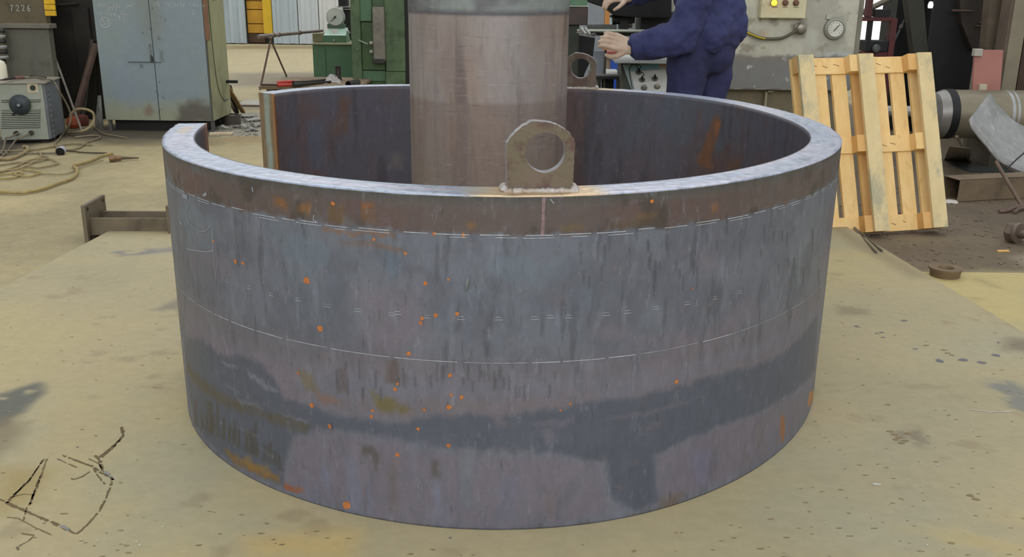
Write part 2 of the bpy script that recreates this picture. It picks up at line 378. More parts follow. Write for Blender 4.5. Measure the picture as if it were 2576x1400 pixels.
for q in [(38, 372), (545, 627), (70, 380), (1355, 475), (210, 300)]: b.blob(G(*c1([q])[0], 0), (1, 0, 0), (0, 1, 0), UP, .004, .004, lift=.0012)
tag(b.build('ground_spot', mat((138, 136, 132), (120, 118, 114), 0.6), pl), kind='stuff')
# dark drops, one part each
for (a, c_, rx) in [(2155, 820, .012), (2218, 836, .01), (2205, 838, .008), (2222, 848, .008), (2303, 877, .010), (2364, 907, .018), (2422, 905, .018), (2470, 911, .016), (2505, 893, .018), (2512, 861, .008), (2275, 806, .014), (1132, 1352, .004), (2158, 903, .004)]:
    MB().blob(G(a, c_, 0), (1, 0, 0), (0, 1, 0), UP, rx, rx*.8, 10, .3, .001).build('oil_drop', mat((94, 94, 102), (108, 106, 108), 0.5), pl)
b = MB()
for i in range(260):
    px = random.choice([random.uniform(0, 470), random.uniform(2040, 2576), random.uniform(2040, 2576)]); py = random.uniform(640, 1400)
    if px < 470 and py < 640+0.45*(px < 300)*(300-px): continue
    q = G(px, py, 0); rx = random.uniform(.0015, .0065)
    if abs(q[0]) > 2.0 and q[0] > 2.05: continue
    b.blob(q, (1, 0, 0), (0, 1, 0), UP, rx*random.uniform(.8, 1.6), rx*.45, 7, .5, .0007)
for i in range(130):
    px = random.uniform(500, 2050); py = random.uniform(1180, 1400); q = G(px, py, 0)
    if math.hypot(q[0]+.064, q[1]) < 1.42: continue
    rx = random.uniform(.002, .006); b.blob(q, (1, 0, 0), (0, 1, 0), UP, rx*1.6, rx*.6, 7, .4, .0007)
for (a, c_) in [(2240, 1085), (2250, 1092), (2262, 1100), (2275, 1108), (2285, 1090), (2255, 1105), (2268, 1114), (2440, 1246), (2455, 1255), (2375, 880), (2385, 888), (2395, 893), (2330, 868)]:
    b.blob(G(a, c_, 0), (1, 0, 0), (0, 1, 0), UP, .012, .007, 9, .3, .0008)
tag(b.build('dirt_speck', mat((136, 122, 90), (118, 104, 76), 0.9), pl), kind='stuff')
b = MB()
for i in range(70):
    px = random.choice([random.uniform(0, 440), random.uniform(2060, 2576)]); py = random.uniform(760, 1390); q = G(px, py, 0); rx = random.uniform(.0015, .0035); b.blob(q, (1, 0, 0), (0, 1, 0), UP, rx, rx, 6, .3, .0012)
stroke_seg(b, gl([(2440, 1030), (2490, 1036), (2550, 1034)]), .006, .3, lift=.0012)
b.blob(G(2205, 1217, 0), (1, 0, 0), (0, 1, 0), UP, .012, .007, 8, .4, .0012)
tag(b.build('pale_chip', mat((200, 196, 186), (176, 170, 156), 0.7), pl), kind='stuff')

pb = thing('floor_plate', (2.6, .6, FLOOR), 'yellowish steel floor plate in the right corner beyond the flanged collar', 'plate')
q0 = G(2394, 684, -.012); x2 = 6.0
def edge_x(y): return cB[0]+drr[0]*(cB[1]-y)+.012
XB_, YB_ = np.meshgrid(np.linspace(0, 1, 120), np.linspace(q0[1], -3.5, 120)); EX = edge_x(YB_); PXB = EX+(x2-EX)*XB_
CB = np.empty(PXB.shape+(3,)); CB[:] = (180, 165, 114); CB = mixc(CB, (166, 155, 118), sstep(.4, .65, fbm(PXB*2, YB_*2, 4))); CB = mixc(CB, (168, 158, 124), 1-sstep(-.4, .3, YB_)); CB = mixc(CB, (140, 126, 92), sstep(.64, .8, fbm(PXB*6, YB_*8, 9))*.5)
grid_obj('plate_sheet', np.stack([PXB, YB_, -.012+0*PXB], -1), CB, m_plate, pb)
MB().add([(edge_x(q0[1]), q0[1], -.0122), (x2, q0[1], -.0122), (x2, -3.5, -.0122), (edge_x(-3.5), -3.5, -.0122), (edge_x(q0[1]), q0[1], -.058), (x2, q0[1], -.058), (x2, -3.5, -.058), (edge_x(-3.5), -3.5, -.058)], [(0, 1, 5, 4), (3, 0, 4, 7), (1, 2, 6, 5), (2, 3, 7, 6), (4, 5, 6, 7)]).build('plate_edge', mat((110, 98, 76), (92, 82, 64), 0.7), pb)

# =================================================================== ROLLED STEEL RING
RCX = -0.064138; RH = 0.889219; RT = 0.098964; RS = 1.25
HAR = [-0.0527036, -0.02578976, 0.02111515, 0.02899027, -0.02237865, -0.00013708, 0.00595234, -0.01015152]
def rad(t):
    r = np.ones_like(t)
    for k in range(2, 6): r = r+HAR[2*(k-2)]*np.cos(k*t)+HAR[2*(k-2)+1]*np.sin(k*t)
    return r*RS
T0, T1 = math.radians(-168.6-0.0), math.radians(143.9)     # left free end -> round the front and right -> back free end
def ring_pt(px, py, inner=False):
    """where the sight line meets the outer (near) or inner (far) skin: (angle, height)"""
    r = ray(px, py); off = -RT if inner else 0.0
    k = np.linspace(1.5, 6.5, 2500); Q = CAM+r*k[:, None]; x = Q[:, 0]-RCX; y = Q[:, 1]; t = np.arctan2(y, x); d = np.hypot(x, y)-(rad(t)+off)
    s = np.where((d[:-1] > 0) & (d[1:] <= 0))[0] if not inner else np.where((d[:-1] <= 0) & (d[1:] > 0))[0]
    if len(s) == 0: i = int(np.argmin(np.abs(d)))
    else: i = s[0]
    return float(t[i]), float(Q[i, 2])
def wrap_t(t): return t   # all used angles lie within T0..T1
th = np.concatenate([np.linspace(T0, math.radians(5), 1150)[:-1], np.linspace(math.radians(5), T1, 420)])
nzo, nrt, nzi = 165, 14, 60
R_ = rad(th)
ed = (fbm(th*40, th*0, 3)-.5)*.004 + (fbm(th*160, th*0, 8)-.5)*.0018            # ragged torch-cut top edge
prof = []; 
zo = np.linspace(0, RH, nzo); ro = np.linspace(0, -RT, nrt+2)[1:-1]; zi = np.linspace(RH, 0, nzi); rb = np.array([-RT*.5])
z_all = np.concatenate([zo, np.full(nrt, RH), zi, [0]]); r_all = np.concatenate([np.zeros(nzo), ro, np.full(nzi, -RT), rb])
TT, ZZ = np.meshgrid(th, z_all, indexing='ij'); RR = R_[:, None]+r_all[None, :]
jo = nzo-1
RR[:, jo] += ed; ZZ = ZZ.copy(); ZZ[:, jo] += ed*.7-.002; ZZ[:, nzo:nzo+nrt] += (fbm(TT[:, nzo:nzo+nrt]*60, r_all[None, nzo:nzo+nrt]*60+0*TT[:, nzo:nzo+nrt], 4)-.5)*.0025
SS = TT*RS  # arc length
RR[:, :jo] += (fbm(SS[:, :jo]*6, ZZ[:, :jo]*6, 21)-.5)*.0016
P = np.stack([RCX+RR*np.cos(TT), RR*np.sin(TT), ZZ], -1)
C = np.empty(TT.shape+(3,)); A = np.zeros(TT.shape)
o_ = slice(0, nzo); t_ = slice(nzo-1, nzo+nrt+1); i_ = slice(nzo+nrt, nzo+nrt+nzi)
# --- outer skin paint
S, Z = SS[:, o_], ZZ[:, o_]
Sw = S+.03*(fbm(S*14, Z*5, 61)-.5)+.014*(fbm(S*70, Z*20, 65)-.5); Zw = Z+.016*(fbm(S*18, Z*14, 62)-.5)+.02*(fbm(S*60, Z*40, 66)-.5)
def zat(px, py): return ring_pt(px, py)[1]
Z1 = zat(1262, 591); Z2 = zat(1262, 913)
c = np.empty(S.shape+(3,)); c[:] = (110, 115, 122)
c = mixc(c, (98, 102, 110), sstep(.42, .62, fbm(S*9, Z*9, 1))*.8)
c = mixc(c, (120, 113, 119), sstep(.5, .7, fbm(S*3.2, Z*6.5+3, 2))*.7*(1-sstep(Z1-.12, Z1-.03, Z)))
c = mixc(c, (118, 110, 112), polymask([(-9, .36), (9, .36), (9, .47), (-9, .47)], S, Zw, .05)*.55)
c = mixc(c, (78, 81, 87), sstep(.62, .74, fbm(S*42, Z*7, 14))*.5)
c = mixc(c, (134, 138, 146), sstep(.62, .76, fbm(S*50, Z*12, 24))*.35)
c = mixc(c, (108, 124, 132), sstep(.55, .7, fbm(S*5, Z*7, 34))*.6*sstep(Z1-.3, Z1-.05, Z))
tb = sstep(Z1-.004, Z1+.008, Zw)
top = np.empty_like(c); top[:] = (107, 99, 92)
top = mixc(top, (110, 88, 82), (.35+.65*sstep(.35, .6, fbm(S*2.0, Z*7, 5)))*(1-sstep(Z1+.055, Z1+.085, Z+.02*(fbm(S*3, Z*3, 44)-.5)))); top = mixc(top, (98, 96, 88), sstep(Z1+.06, Z1+.1, Z)*.6)
top = mixc(top, (112, 112, 110), sstep(.55, .7, fbm(S*6, Z*9, 6)))
top = mixc(top, (76, 68, 60), sstep(.60, .75, fbm(S*12, Z*9, 7))*.7)
top = mixc(top, (84, 84, 78), sstep(RH-.03, RH, Z)*.7)
top = top*np.array([.89, .89, .89]); c = c*(1-tb[..., None])+top*tb[..., None]
def rp(poly): return [(lambda q: (q[0]*RS, q[1]))(ring_pt(a, b_)) for a, b_ in poly]
def opaint(poly, col, soft, amt=1., ns=None, w=True):
    global c
    m = polymask(rp(poly), Sw if w else S, Zw if w else Z, soft)*amt
    if ns: m = m*sstep(ns[2], ns[3], fbm(S*ns[0], Z*ns[1], 88))
    elif w and amt < .9: m = m*(.6+.4*sstep(.3, .6, fbm(S*45, Z*28, 89)))
    c = mixc(c, col, m)
# zones under the second scribed line
opaint([(462, 760), (560, 850), (700, 900), (900, 935), (1262, 950), (1700, 920), (1900, 860), (2060, 760), (2045, 1100), (1900, 1240), (1262, 1328), (700, 1235), (480, 1050)], (118, 119, 128), .03, .75)
opaint([(470, 800), (560, 860), (640, 905), (690, 940), (700, 990), (560, 900), (480, 850)], (120, 112, 120), .02, .8)
opaint([(640, 890), (760, 930), (740, 980), (800, 1020), (720, 1010), (690, 950)], (124, 114, 120), .02, .8)
opaint([(740, 985), (900, 1000), (1100, 1000), (1300, 1000), (1500, 985), (1500, 1015), (1300, 1045), (1000, 1060), (820, 1030)], (118, 110, 112), .02, .8)
opaint([(1600, 985), (1800, 925), (1950, 870), (2050, 800), (2050, 840), (1960, 900), (1800, 950), (1640, 1000)], (118, 112, 116), .02, .8)
dark = [(462, 850), (500, 850), (560, 890), (640, 905), (690, 945), (715, 1000), (800, 1028), (900, 1055), (1000, 1064), (1100, 1042), (1250, 1044), (1400, 1030), (1500, 1008), (1600, 1000), (1700, 972), (1800, 945), (1900, 922), (1960, 895), (2000, 860), (2056, 790), (2050, 930), (2000, 980), (1940, 1020), (1850, 1055), (1750, 1095), (1650, 1145), (1655, 1260), (1600, 1285), (1530, 1250), (1530, 1160), (1400, 1140), (1250, 1138), (1050, 1108), (900, 1085), (800, 1076), (740, 1092), (722, 1130), (712, 1225), (640, 1190), (560, 1140), (490, 1060), (470, 960)]
opaint(dark, (86, 92, 102), .012, .92)
for poly in ([(1360, 1085), (1395, 1080), (1400, 1115), (1375, 1125)], [(1225, 1045), (1255, 1040), (1260, 1075), (1240, 1080)], [(1530, 1050), (1650, 1030), (1760, 998), (1740, 1012), (1640, 1040), (1550, 1056)], [(1330, 1066), (1450, 1052), (1430, 1075), (1350, 1078)]): opaint(poly, (116, 110, 120), .008, .7)
purple = (119, 112, 119)
opaint([(735, 1100), (800, 1085), (900, 1100), (1000, 1120), (1200, 1150), (1400, 1155), (1520, 1170), (1520, 1290), (1262, 1325), (900, 1285), (725, 1225)], purple, .015, .75)
opaint([(1660, 1150), (1760, 1100), (1860, 1060), (1960, 1020), (2020, 980), (2030, 1030), (1960, 1120), (1850, 1190), (1660, 1270)], purple, .015, .8)
for (x0, x1, y0, y1, col) in ((770, 830, 1170, 1260, (116, 124, 146)), (855, 930, 1150, 1290, (118, 124, 142)), (930, 965, 1130, 1275, (112, 122, 148)), (1030, 1060, 1090, 1290, (116, 126, 140)), (1090, 1130, 1190, 1315, (122, 132, 152)), (1130, 1190, 1140, 1270, (112, 122, 128)), (980, 1000, 1160, 1290, (112, 104, 98)), (1245, 1300, 1200, 1310, (114, 116, 132)), (1370, 1395, 1230, 1310, (118, 106, 104)), (1740, 1790, 1130, 1220, (116, 116, 138)), (1850, 1880, 1080, 1180, (120, 112, 112)), (1905, 1925, 1060, 1150, (116, 108, 108))):
    opaint([(x0, y0), (x1, y0), (x1, y1), (x0, y1)], col, .018, .6, (30, 5, .3, .6))
for (x0, x1, y0, y1) in ((745, 758, 1180, 1220), (762, 770, 1182, 1215), (900, 960, 1120, 1165), (935, 955, 1160, 1180), (1085, 1110, 1155, 1200)): opaint([(x0, y0), (x1, y0), (x1, y1), (x0, y1)], (84, 80, 74), .012, .7, (40, 14, .42, .6))
for poly in ([(560, 905), (600, 925), (598, 930), (556, 910)], [(620, 930), (680, 965), (705, 990), (695, 990), (640, 958)], [(600, 1003), (660, 1025), (655, 1030), (596, 1010)], [(600, 1075), (650, 1098), (640, 1100)], [(640, 1118), (690, 1148), (680, 1148)], [(545, 1058), (570, 1072), (560, 1074)], [(700, 1035), (770, 1060), (765, 1064)], [(560, 960), (600, 985), (590, 986)]): opaint(poly, (128, 132, 140), .005, .8)
# brown swoosh, rust and dark runs at bottom left
opaint([(470, 905), (520, 960), (600, 1010), (700, 1040), (780, 1070), (760, 1085), (680, 1062), (590, 1030), (510, 985), (468, 930)], (94, 86, 72), .010, .85)
for k in range(16):
    x0 = 490+k*14+random.uniform(-4, 4); y1 = 1085+(x0-480)*.52-18; hh = random.uniform(40, 95)
    opaint([(x0, y1-hh), (x0+random.uniform(5, 12), y1-hh), (x0+9, y1), (x0-2, y1)], (76, 68, 54), .006, .6)
opaint([(562, 1128), (600, 1146), (640, 1170), (700, 1198), (698, 1214), (640, 1190), (590, 1165)], (146, 104, 46), .010, .85)
opaint([(600, 1152), (630, 1150), (640, 1172), (670, 1168), (690, 1200), (640, 1188)], (150, 116, 62), .008, .6)
opaint([(715, 1210), (760, 1228), (775, 1238), (750, 1240), (712, 1222)], (158, 84, 46), .006, .8)
opaint([(750, 925), (790, 940), (805, 990), (770, 980)], (116, 106, 82), .012, .8)
opaint([(930, 985), (985, 1000), (1030, 1025), (985, 1042), (950, 1025)], (112, 102, 62), .010, .85)
opaint([(800, 990), (835, 990), (860, 1010), (820, 1015)], (138, 104, 84), .010, .7)
opaint([(975, 905), (1000, 905), (1000, 960), (970, 965)], (98, 86, 80), .006, .8)
opaint([(850, 930), (870, 925), (872, 985), (848, 985)], (100, 90, 90), .006, .8)
opaint([(1660, 1255), (1720, 1235), (1700, 1275), (1660, 1282)], (112, 96, 76), .012, .7)
opaint([(470, 540), (600, 560), (640, 600), (500, 590)], (116, 118, 122), .03, .5)
# rust in the top band
for poly, col, am in (([(680, 490), (715, 498), (720, 528), (690, 520)], (136, 90, 48), .8), ([(750, 512), (785, 515), (778, 540), (745, 532)], (142, 98, 50), .8), ([(828, 510), (862, 512), (865, 560), (830, 556)], (106, 82, 54), .85), ([(906, 512), (942, 514), (945, 562), (910, 560)], (112, 82, 52), .85), ([(910, 514), (938, 516), (938, 524), (912, 522)], (158, 94, 50), .8), ([(1180, 560), (1195, 560), (1196, 576), (1182, 576)], (140, 100, 52), .7),
        ([(1405, 565), (1470, 560), (1470, 575), (1410, 578)], (110, 92, 58), .8), ([(1540, 565), (1640, 552), (1640, 562), (1545, 576)], (92, 76, 50), .7), ([(1600, 538), (1660, 528), (1655, 548), (1605, 552)], (114, 88, 60), .7), ([(1790, 520), (1806, 518), (1808, 536), (1794, 538)], (150, 98, 50), .8), ([(820, 574), (900, 583), (1000, 588), (1000, 596), (880, 592), (820, 584)], (150, 92, 48), .7)):
    opaint(poly, col, .007, am)
opaint([(850, 605), (950, 612), (1030, 628), (1020, 636), (930, 622), (850, 614)], (122, 92, 70), .006, .6)
opaint([(970, 640), (1010, 645), (1010, 690), (985, 700), (965, 670)], (100, 116, 128), .012, .7)
opaint([(2035, 990), (2046, 978), (2046, 1000), (2036, 1020), (2031, 1026)], (190, 126, 62), .006, .95)
opaint([(1965, 1050), (1972, 1044), (1975, 1075), (1972, 1108), (1962, 1095)], (160, 100, 52), .006, .85)
opaint([(470, 1075), (700, 1240), (1262, 1332), (1850, 1210), (2040, 1030), (2040, 1045), (1850, 1240), (1262, 1350), (700, 1260)], (84, 76, 68), .012, .5)
# narrow dark runs right of centre
for i in range(46):
    px = random.uniform(1450, 2060); py = random.uniform(560, 720); l = random.uniform(8, 28)
    opaint([(px-2, py-l), (px+2, py-l), (px+1.5, py+l), (px-1, py+l)], (72, 76, 82), .004, .75, w=False)
for i in range(40):
    px = random.uniform(840, 1400); py = random.uniform(915, 1000); l = random.uniform(8, 24)
    opaint([(px-2, py-l), (px+2, py-l), (px+1.5, py+l), (px-1, py+l)], (76, 76, 78), .004, .7, w=False)
C[:, o_] = c*np.array([.868, .868, .905])*(1-.035*(fbm(S*30, Z*12, 93)-.5)[..., None])
# --- rim
S, Q = SS[:, t_], np.linspace(0, 1, nrt+2)[None, :]+0*SS[:, t_]
c = np.empty(S.shape+(3,)); c[:] = (168, 178, 196)
c = mixc(c, (184, 186, 202), sstep(.45, .65, fbm(S*3, Q*2, 3))); c = mixc(c, (132, 142, 160), sstep(.6, .75, fbm(S*9, Q*4, 5))*.6)
c = mixc(c, (196, 200, 208), sstep(.55, .7, fbm(S*60, Q*3, 6))*.35)
def rim_s(px, py): q = G(px, py, RH); t = math.atan2(q[1], q[0]-RCX); return (t*RS, (rad(np.array([t]))[0]-math.hypot(q[1], q[0]-RCX))/RT)
def tpaint(s0, s1, q0, q1, col, soft, amt):
    global c
    m = sstep(s0-soft, s0+soft, S)*(1-sstep(s1-soft, s1+soft, S))*sstep(q0-.12, q0+.12, Q)*(1-sstep(q1-.12, q1+.12, Q))*amt; c = mixc(c, col, m)
sL = rim_s(1200, 480)[0]; sR = rim_s(1500, 478)[0]
tpaint(sL-.01, sR+.01, -.3, 1.2, (214, 188, 150), .035, .95)
tpaint(sL-.04, sL+.03, .3, 1.2, (184, 190, 182), .02, .5)
sA = rim_s(465, 318)[0]; sB = rim_s(440, 350)[0]
s0 = T0*RS
tpaint(s0+.09, s0+.26, .35, .75, (196, 176, 156), .03, .7)
sb = rim_s(1450, 217)[0]; tpaint(sb-.22, sb+.2, -.2, 1.2, (188, 164, 124), .05, .8)
C[:, t_] = c; A[:, nzo:nzo+nrt] = 1.0; A[:, nzo-1] = .5
# --- inner skin
S, Z = SS[:, i_], ZZ[:, i_]
c = np.empty(S.shape+(3,)); c[:] = (84, 82, 92)
c = mixc(c, (92, 76, 76), sstep(.42, .62, fbm(S*2.4, Z*1.5, 3))); c = mixc(c, (80, 86, 98), sstep(.5, .66, fbm(S*3.5+7, Z*2.5, 8))*.8)
c = mixc(c, (66, 62, 66), sstep(.6, .75, fbm(S*16, Z*2.5, 9))*.5)
Sw = S+.03*(fbm(S*12, Z*5, 61)-.5); Zw = Z+.03*(fbm(S*12, Z*12, 62)-.5)
def ipaint(poly, col, soft, amt):
    global c
    q = [(lambda a: (a[0]*RS, a[1]))(ring_pt(x_, y_, True)) for x_, y_ in poly]; c = mixc(c, col, polymask(q, Sw, Zw, soft)*amt)
ipaint([(1800, 282), (1812, 300), (1806, 345), (1795, 370), (1780, 410), (1760, 420), (1752, 398), (1770, 360), (1785, 318)], (116, 80, 56), .014, .85)
ipaint([(1800, 300), (1811, 306), (1806, 330), (1798, 345)], (150, 94, 54), .010, .7)
ipaint([(1770, 405), (1790, 415), (1790, 428), (1772, 420)], (136, 90, 56), .010, .7)
ipaint([(1825, 408), (1865, 395), (1862, 420), (1830, 424)], (106, 80, 62), .014, .7)
ipaint([(672, 250), (690, 250), (700, 300), (700, 420), (686, 420)], (92, 68, 58), .02, .8)
ipaint([(850, 245), (880, 245), (870, 330), (840, 340)], (100, 74, 62), .02, .7)
ipaint([(770, 300), (815, 300), (820, 430), (780, 430)], (82, 88, 106), .03, .7)
ipaint([(985, 392), (1010, 390), (1012, 420), (985, 420)], (116, 108, 102), .03, .6)
c = mixc(c, (176, 104, 56), (1-sstep(T0*RS+.02, T0*RS+.06, S))*.9)
c = mixc(c, (128, 104, 92), (1-sstep(T0*RS+.05, T0*RS+.15, S))*.5)
c = mixc(c, (140, 92, 50), sstep(T1*RS-.018, T1*RS, S)*.8)
C[:, i_] = c; C[:, -1] = (80, 72, 66)
# --- end faces
ends = []
for tt, ri in ((T0, 0), (T1, len(th)-1)):
    zz_, qq = np.meshgrid(np.linspace(0, RH, 60), np.linspace(0, 1, 12), indexing='ij'); r2 = R_[ri]-RT*qq
    P2 = np.stack([RCX+r2*math.cos(tt), r2*math.sin(tt), zz_], -1); c2 = np.empty(P2.shape); c2[:] = (112, 92, 66)
    c2 = mixc(c2, (128, 138, 128), polymask([(-1, .33), (2, .33), (2, .68), (-1, .68)], zz_, qq+.15*(fbm(zz_*30, qq*2, 2)-.5), .08))
    c2 = mixc(c2, (160, 104, 52), sstep(.85, 1, qq)*.8)
    ends.append((P2, c2, np.zeros(zz_.shape)))
m_ring = painted('mill_scale', 0.46, 0.12, 34, 0.12, stretch=(1, 1, .5), bmp=0.25, bdist=0.0012, spec=0.5, attr_rough=True)
def grit(m, items):
    nt = m.node_tree; b = nt.nodes['Principled BSDF']; src = b.inputs['Base Color'].links[0].from_socket
    for sc, st, lo, hi, col, amt in items:
        n = noise_node(nt, sc, 6, .75, st); r = ramp(nt, n.outputs[0], lo, hi, (0, 0, 0, 1), (amt,)*3+(1,)); src = mixn(nt, r.outputs[0], src, L4(col))
    nt.links.new(src, b.inputs['Base Color'])
grit(m_ring, [(26, (1, 1, .22), .56, .70, (74, 78, 86), .5), (60, (1, 1, .16), .60, .72, (46, 46, 50), .65), (44, (1, 1, .3), .58, .72, (150, 154, 164), .26), (130, (1, 1, .7), .60, .72, (58, 58, 62), .45), (150, (1, 1, .6), .62, .72, (160, 164, 172), .24), (9, (1, 1, 1.6), .58, .72, (112, 100, 104), .4)])
ring = thing('rolled_steel_ring', (RCX, 0, 0), 'huge open-ended rolled steel ring standing on the floor plate', 'ring')
grid_obj('ring_shell', P, C, m_ring, ring, wrap=True, alpha=A, extra=ends)

def osurf(t, z, lift=0.0):
    r = float(rad(np.array([t]))[0])+lift; return np.array([RCX+r*math.cos(t), r*math.sin(t), z])
def onrm(t): return np.array([math.cos(t), math.sin(t), 0.])
def oline(b, t0, t1, z0, z1, w, lift=.0012):
    n = max(2, int(abs(t1-t0)/.01)+1); ts = np.linspace(t0, t1, n); zs = np.linspace(z0, z1, n)
    b.ribbon([osurf(t, z) for t, z in zip(ts, zs)], np.array([onrm(t) for t in ts]), w, lift)
m_scr = mat((178, 182, 188), (140, 146, 154), .5, .2, 60)
b = MB(); t = math.radians(-163)
while t < math.radians(-20):
    l = random.uniform(.03, .07); zz1 = Z1+.002*random.uniform(-1, 1)
    if math.degrees(t) > -155: oline(b, t, t+l, zz1, zz1, .0020)
    if random.random() < .75: oline(b, t+random.uniform(-.02, .03), t+l*random.uniform(.8, 1.3), zz1-.0065, zz1-.0065, .0016)
    t += l+random.uniform(.008, .03)
t = math.radians(-152)
while t < math.radians(-32):
    l = random.uniform(.05, .15); oline(b, t, t+l, Z2, Z2+.001*random.uniform(-1, 1), random.choice([.0011, .0017, .0022])); t += l+random.uniform(.002, .012)
for (a, c_) in [(573, 708), (625, 725), (683, 743), (750, 756), (822, 771), (900, 783), (985, 792), (1000, 790), (1075, 799), (1160, 803), (1255, 804), (1345, 803), (1385, 799), (1430, 799), (1525, 793), (1578, 787), (1650, 777), (1728, 765), (1798, 752), (1860, 737)]:
    q = ring_pt(a, c_); oline(b, q[0]-.007, q[0]+.007, q[1], q[1], .0013); oline(b, q[0]-.006, q[0]+.005, q[1]+.007, q[1]+.007, .001)
tag(b.build('scribed_line', m_scr, ring), kind='stuff')
b = MB()   # chalk on the left side and other pale scratches
def opoly(b, pts, w):
    Q = [ring_pt(*p) for p in pts]; P3 = [osurf(*q) for q in Q]; b.ribbon(P3, np.array([onrm(q[0]) for q in Q]), w, .0012)
for pts, w in (([(476, 518), (469, 530), (470, 548), (478, 562), (492, 575), (506, 582), (520, 580), (532, 566), (535, 572), (534, 600), (537, 632)], .0022), ([(470, 625), (495, 630), (520, 633), (538, 630)], .0025), ([(460, 492), (472, 496)], .012), ([(512, 492), (520, 486)], .008), ([(452, 555), (460, 565)], .006), ([(634, 470), (637, 482)], .004), ([(790, 540), (788, 552), (800, 560)], .003), ([(1384, 500), (1394, 512)], .003), ([(537, 640), (544, 700)], .0016), ([(1752, 752), (1750, 770)], .002)):
    opoly(b, pts, w)
b.build('chalk_glint_mark', mat((134, 138, 146), (120, 124, 132), .8), ring)
b = MB()
for pts, w in (([(436, 323), (470, 322.5), (503, 321)], .003), ([(445, 315.5), (462, 315.5)], .002), ([(470, 311), (522, 311)], .003)): b.ribbon([G(p[0], p[1], RH+.001) for p in pts], UP, w, .001)  # last ribbon paints a highlight on the free end; others are white lines
b.build('chalk_glint_mark', mat((214, 218, 222), (196, 202, 208), .7), ring)
b = MB(); b.ribbon([G(p[0], p[1], RH+.001) for p in ((434, 364), (452, 362), (472, 360))], UP, .0035, .001); b.build('chalk_glint_mark', mat((206, 168, 164), (190, 158, 156), .7), ring)
b = MB(); stroke = [(1368, 495), (1367, 530), (1366, 560), (1364, 592)]
Q = [ring_pt(*p) for p in stroke]; b.ribbon([osurf(*q) for q in Q], np.array([onrm(q[0]) for q in Q]), [.009, .0075, .0085, .009], .001)
tag(b.build('chalk_glint_mark', mat((132, 108, 110), (104, 92, 92), .85, 0, 90), ring), 'pink chalk stroke under the front lug')
b = MB()
for (a, c_, r_) in [(592, 657, 6), (611, 661, 5), (537, 606, 4), (771, 706, 9), (805, 826, 8), (1058, 812, 5), (1062, 800, 5), (1096, 792, 5), (1150, 789, 5), (1070, 712, 5), (1128, 703, 3.5), (1028, 889, 6), (1132, 943, 5), (994, 979, 5), (1000, 965, 3.5), (1135, 992, 4), (1161, 999, 5), (1129, 1023, 7), (1068, 1030, 4), (830, 1071, 6), (1052, 1078, 5), (1000, 1143, 6), (1128, 1119, 6), (934, 1047, 5), (937, 1032, 4), (838, 511, 5), (1640, 506, 5), (1702, 959, 6), (1092, 588, 5), (940, 602, 4), (1020, 637, 4), (1165, 590, 5), (750, 938, 4), (1410, 1032, 3), (1435, 1015, 3), (1742, 725, 3), (785, 1019, 7)]:
    q = ring_pt(a, c_); k = r_/1000.
    b.blob(osurf(*q), (-math.sin(q[0]), math.cos(q[0]), 0), (0, 0, 1), onrm(q[0]), k, k*1.05, 10, .25, .0011)
q = ring_pt(872, 1270); b.blob(osurf(*q), (-math.sin(q[0]), math.cos(q[0]), 0), (0, 0, 1), onrm(q[0]), .013, .012, 12, .2, .0011)
tag(b.build('rust_spot', mat((178, 110, 56), (146, 90, 52), .85, 0, 60), ring), kind='stuff')
b = MB(); q = ring_pt(1176, 714)
b.tube([osurf(q[0]-.003, q[1]-.02, .002), osurf(q[0]-.001, q[1]-.005, .006), osurf(q[0], q[1]+.008, .006), osurf(q[0]+.002, q[1]+.018, .002)], [.001, .0035, .0035, .001], 6)
b.build('raised_sliver', mat((130, 134, 138), None, .4, .4), ring, smooth=True)

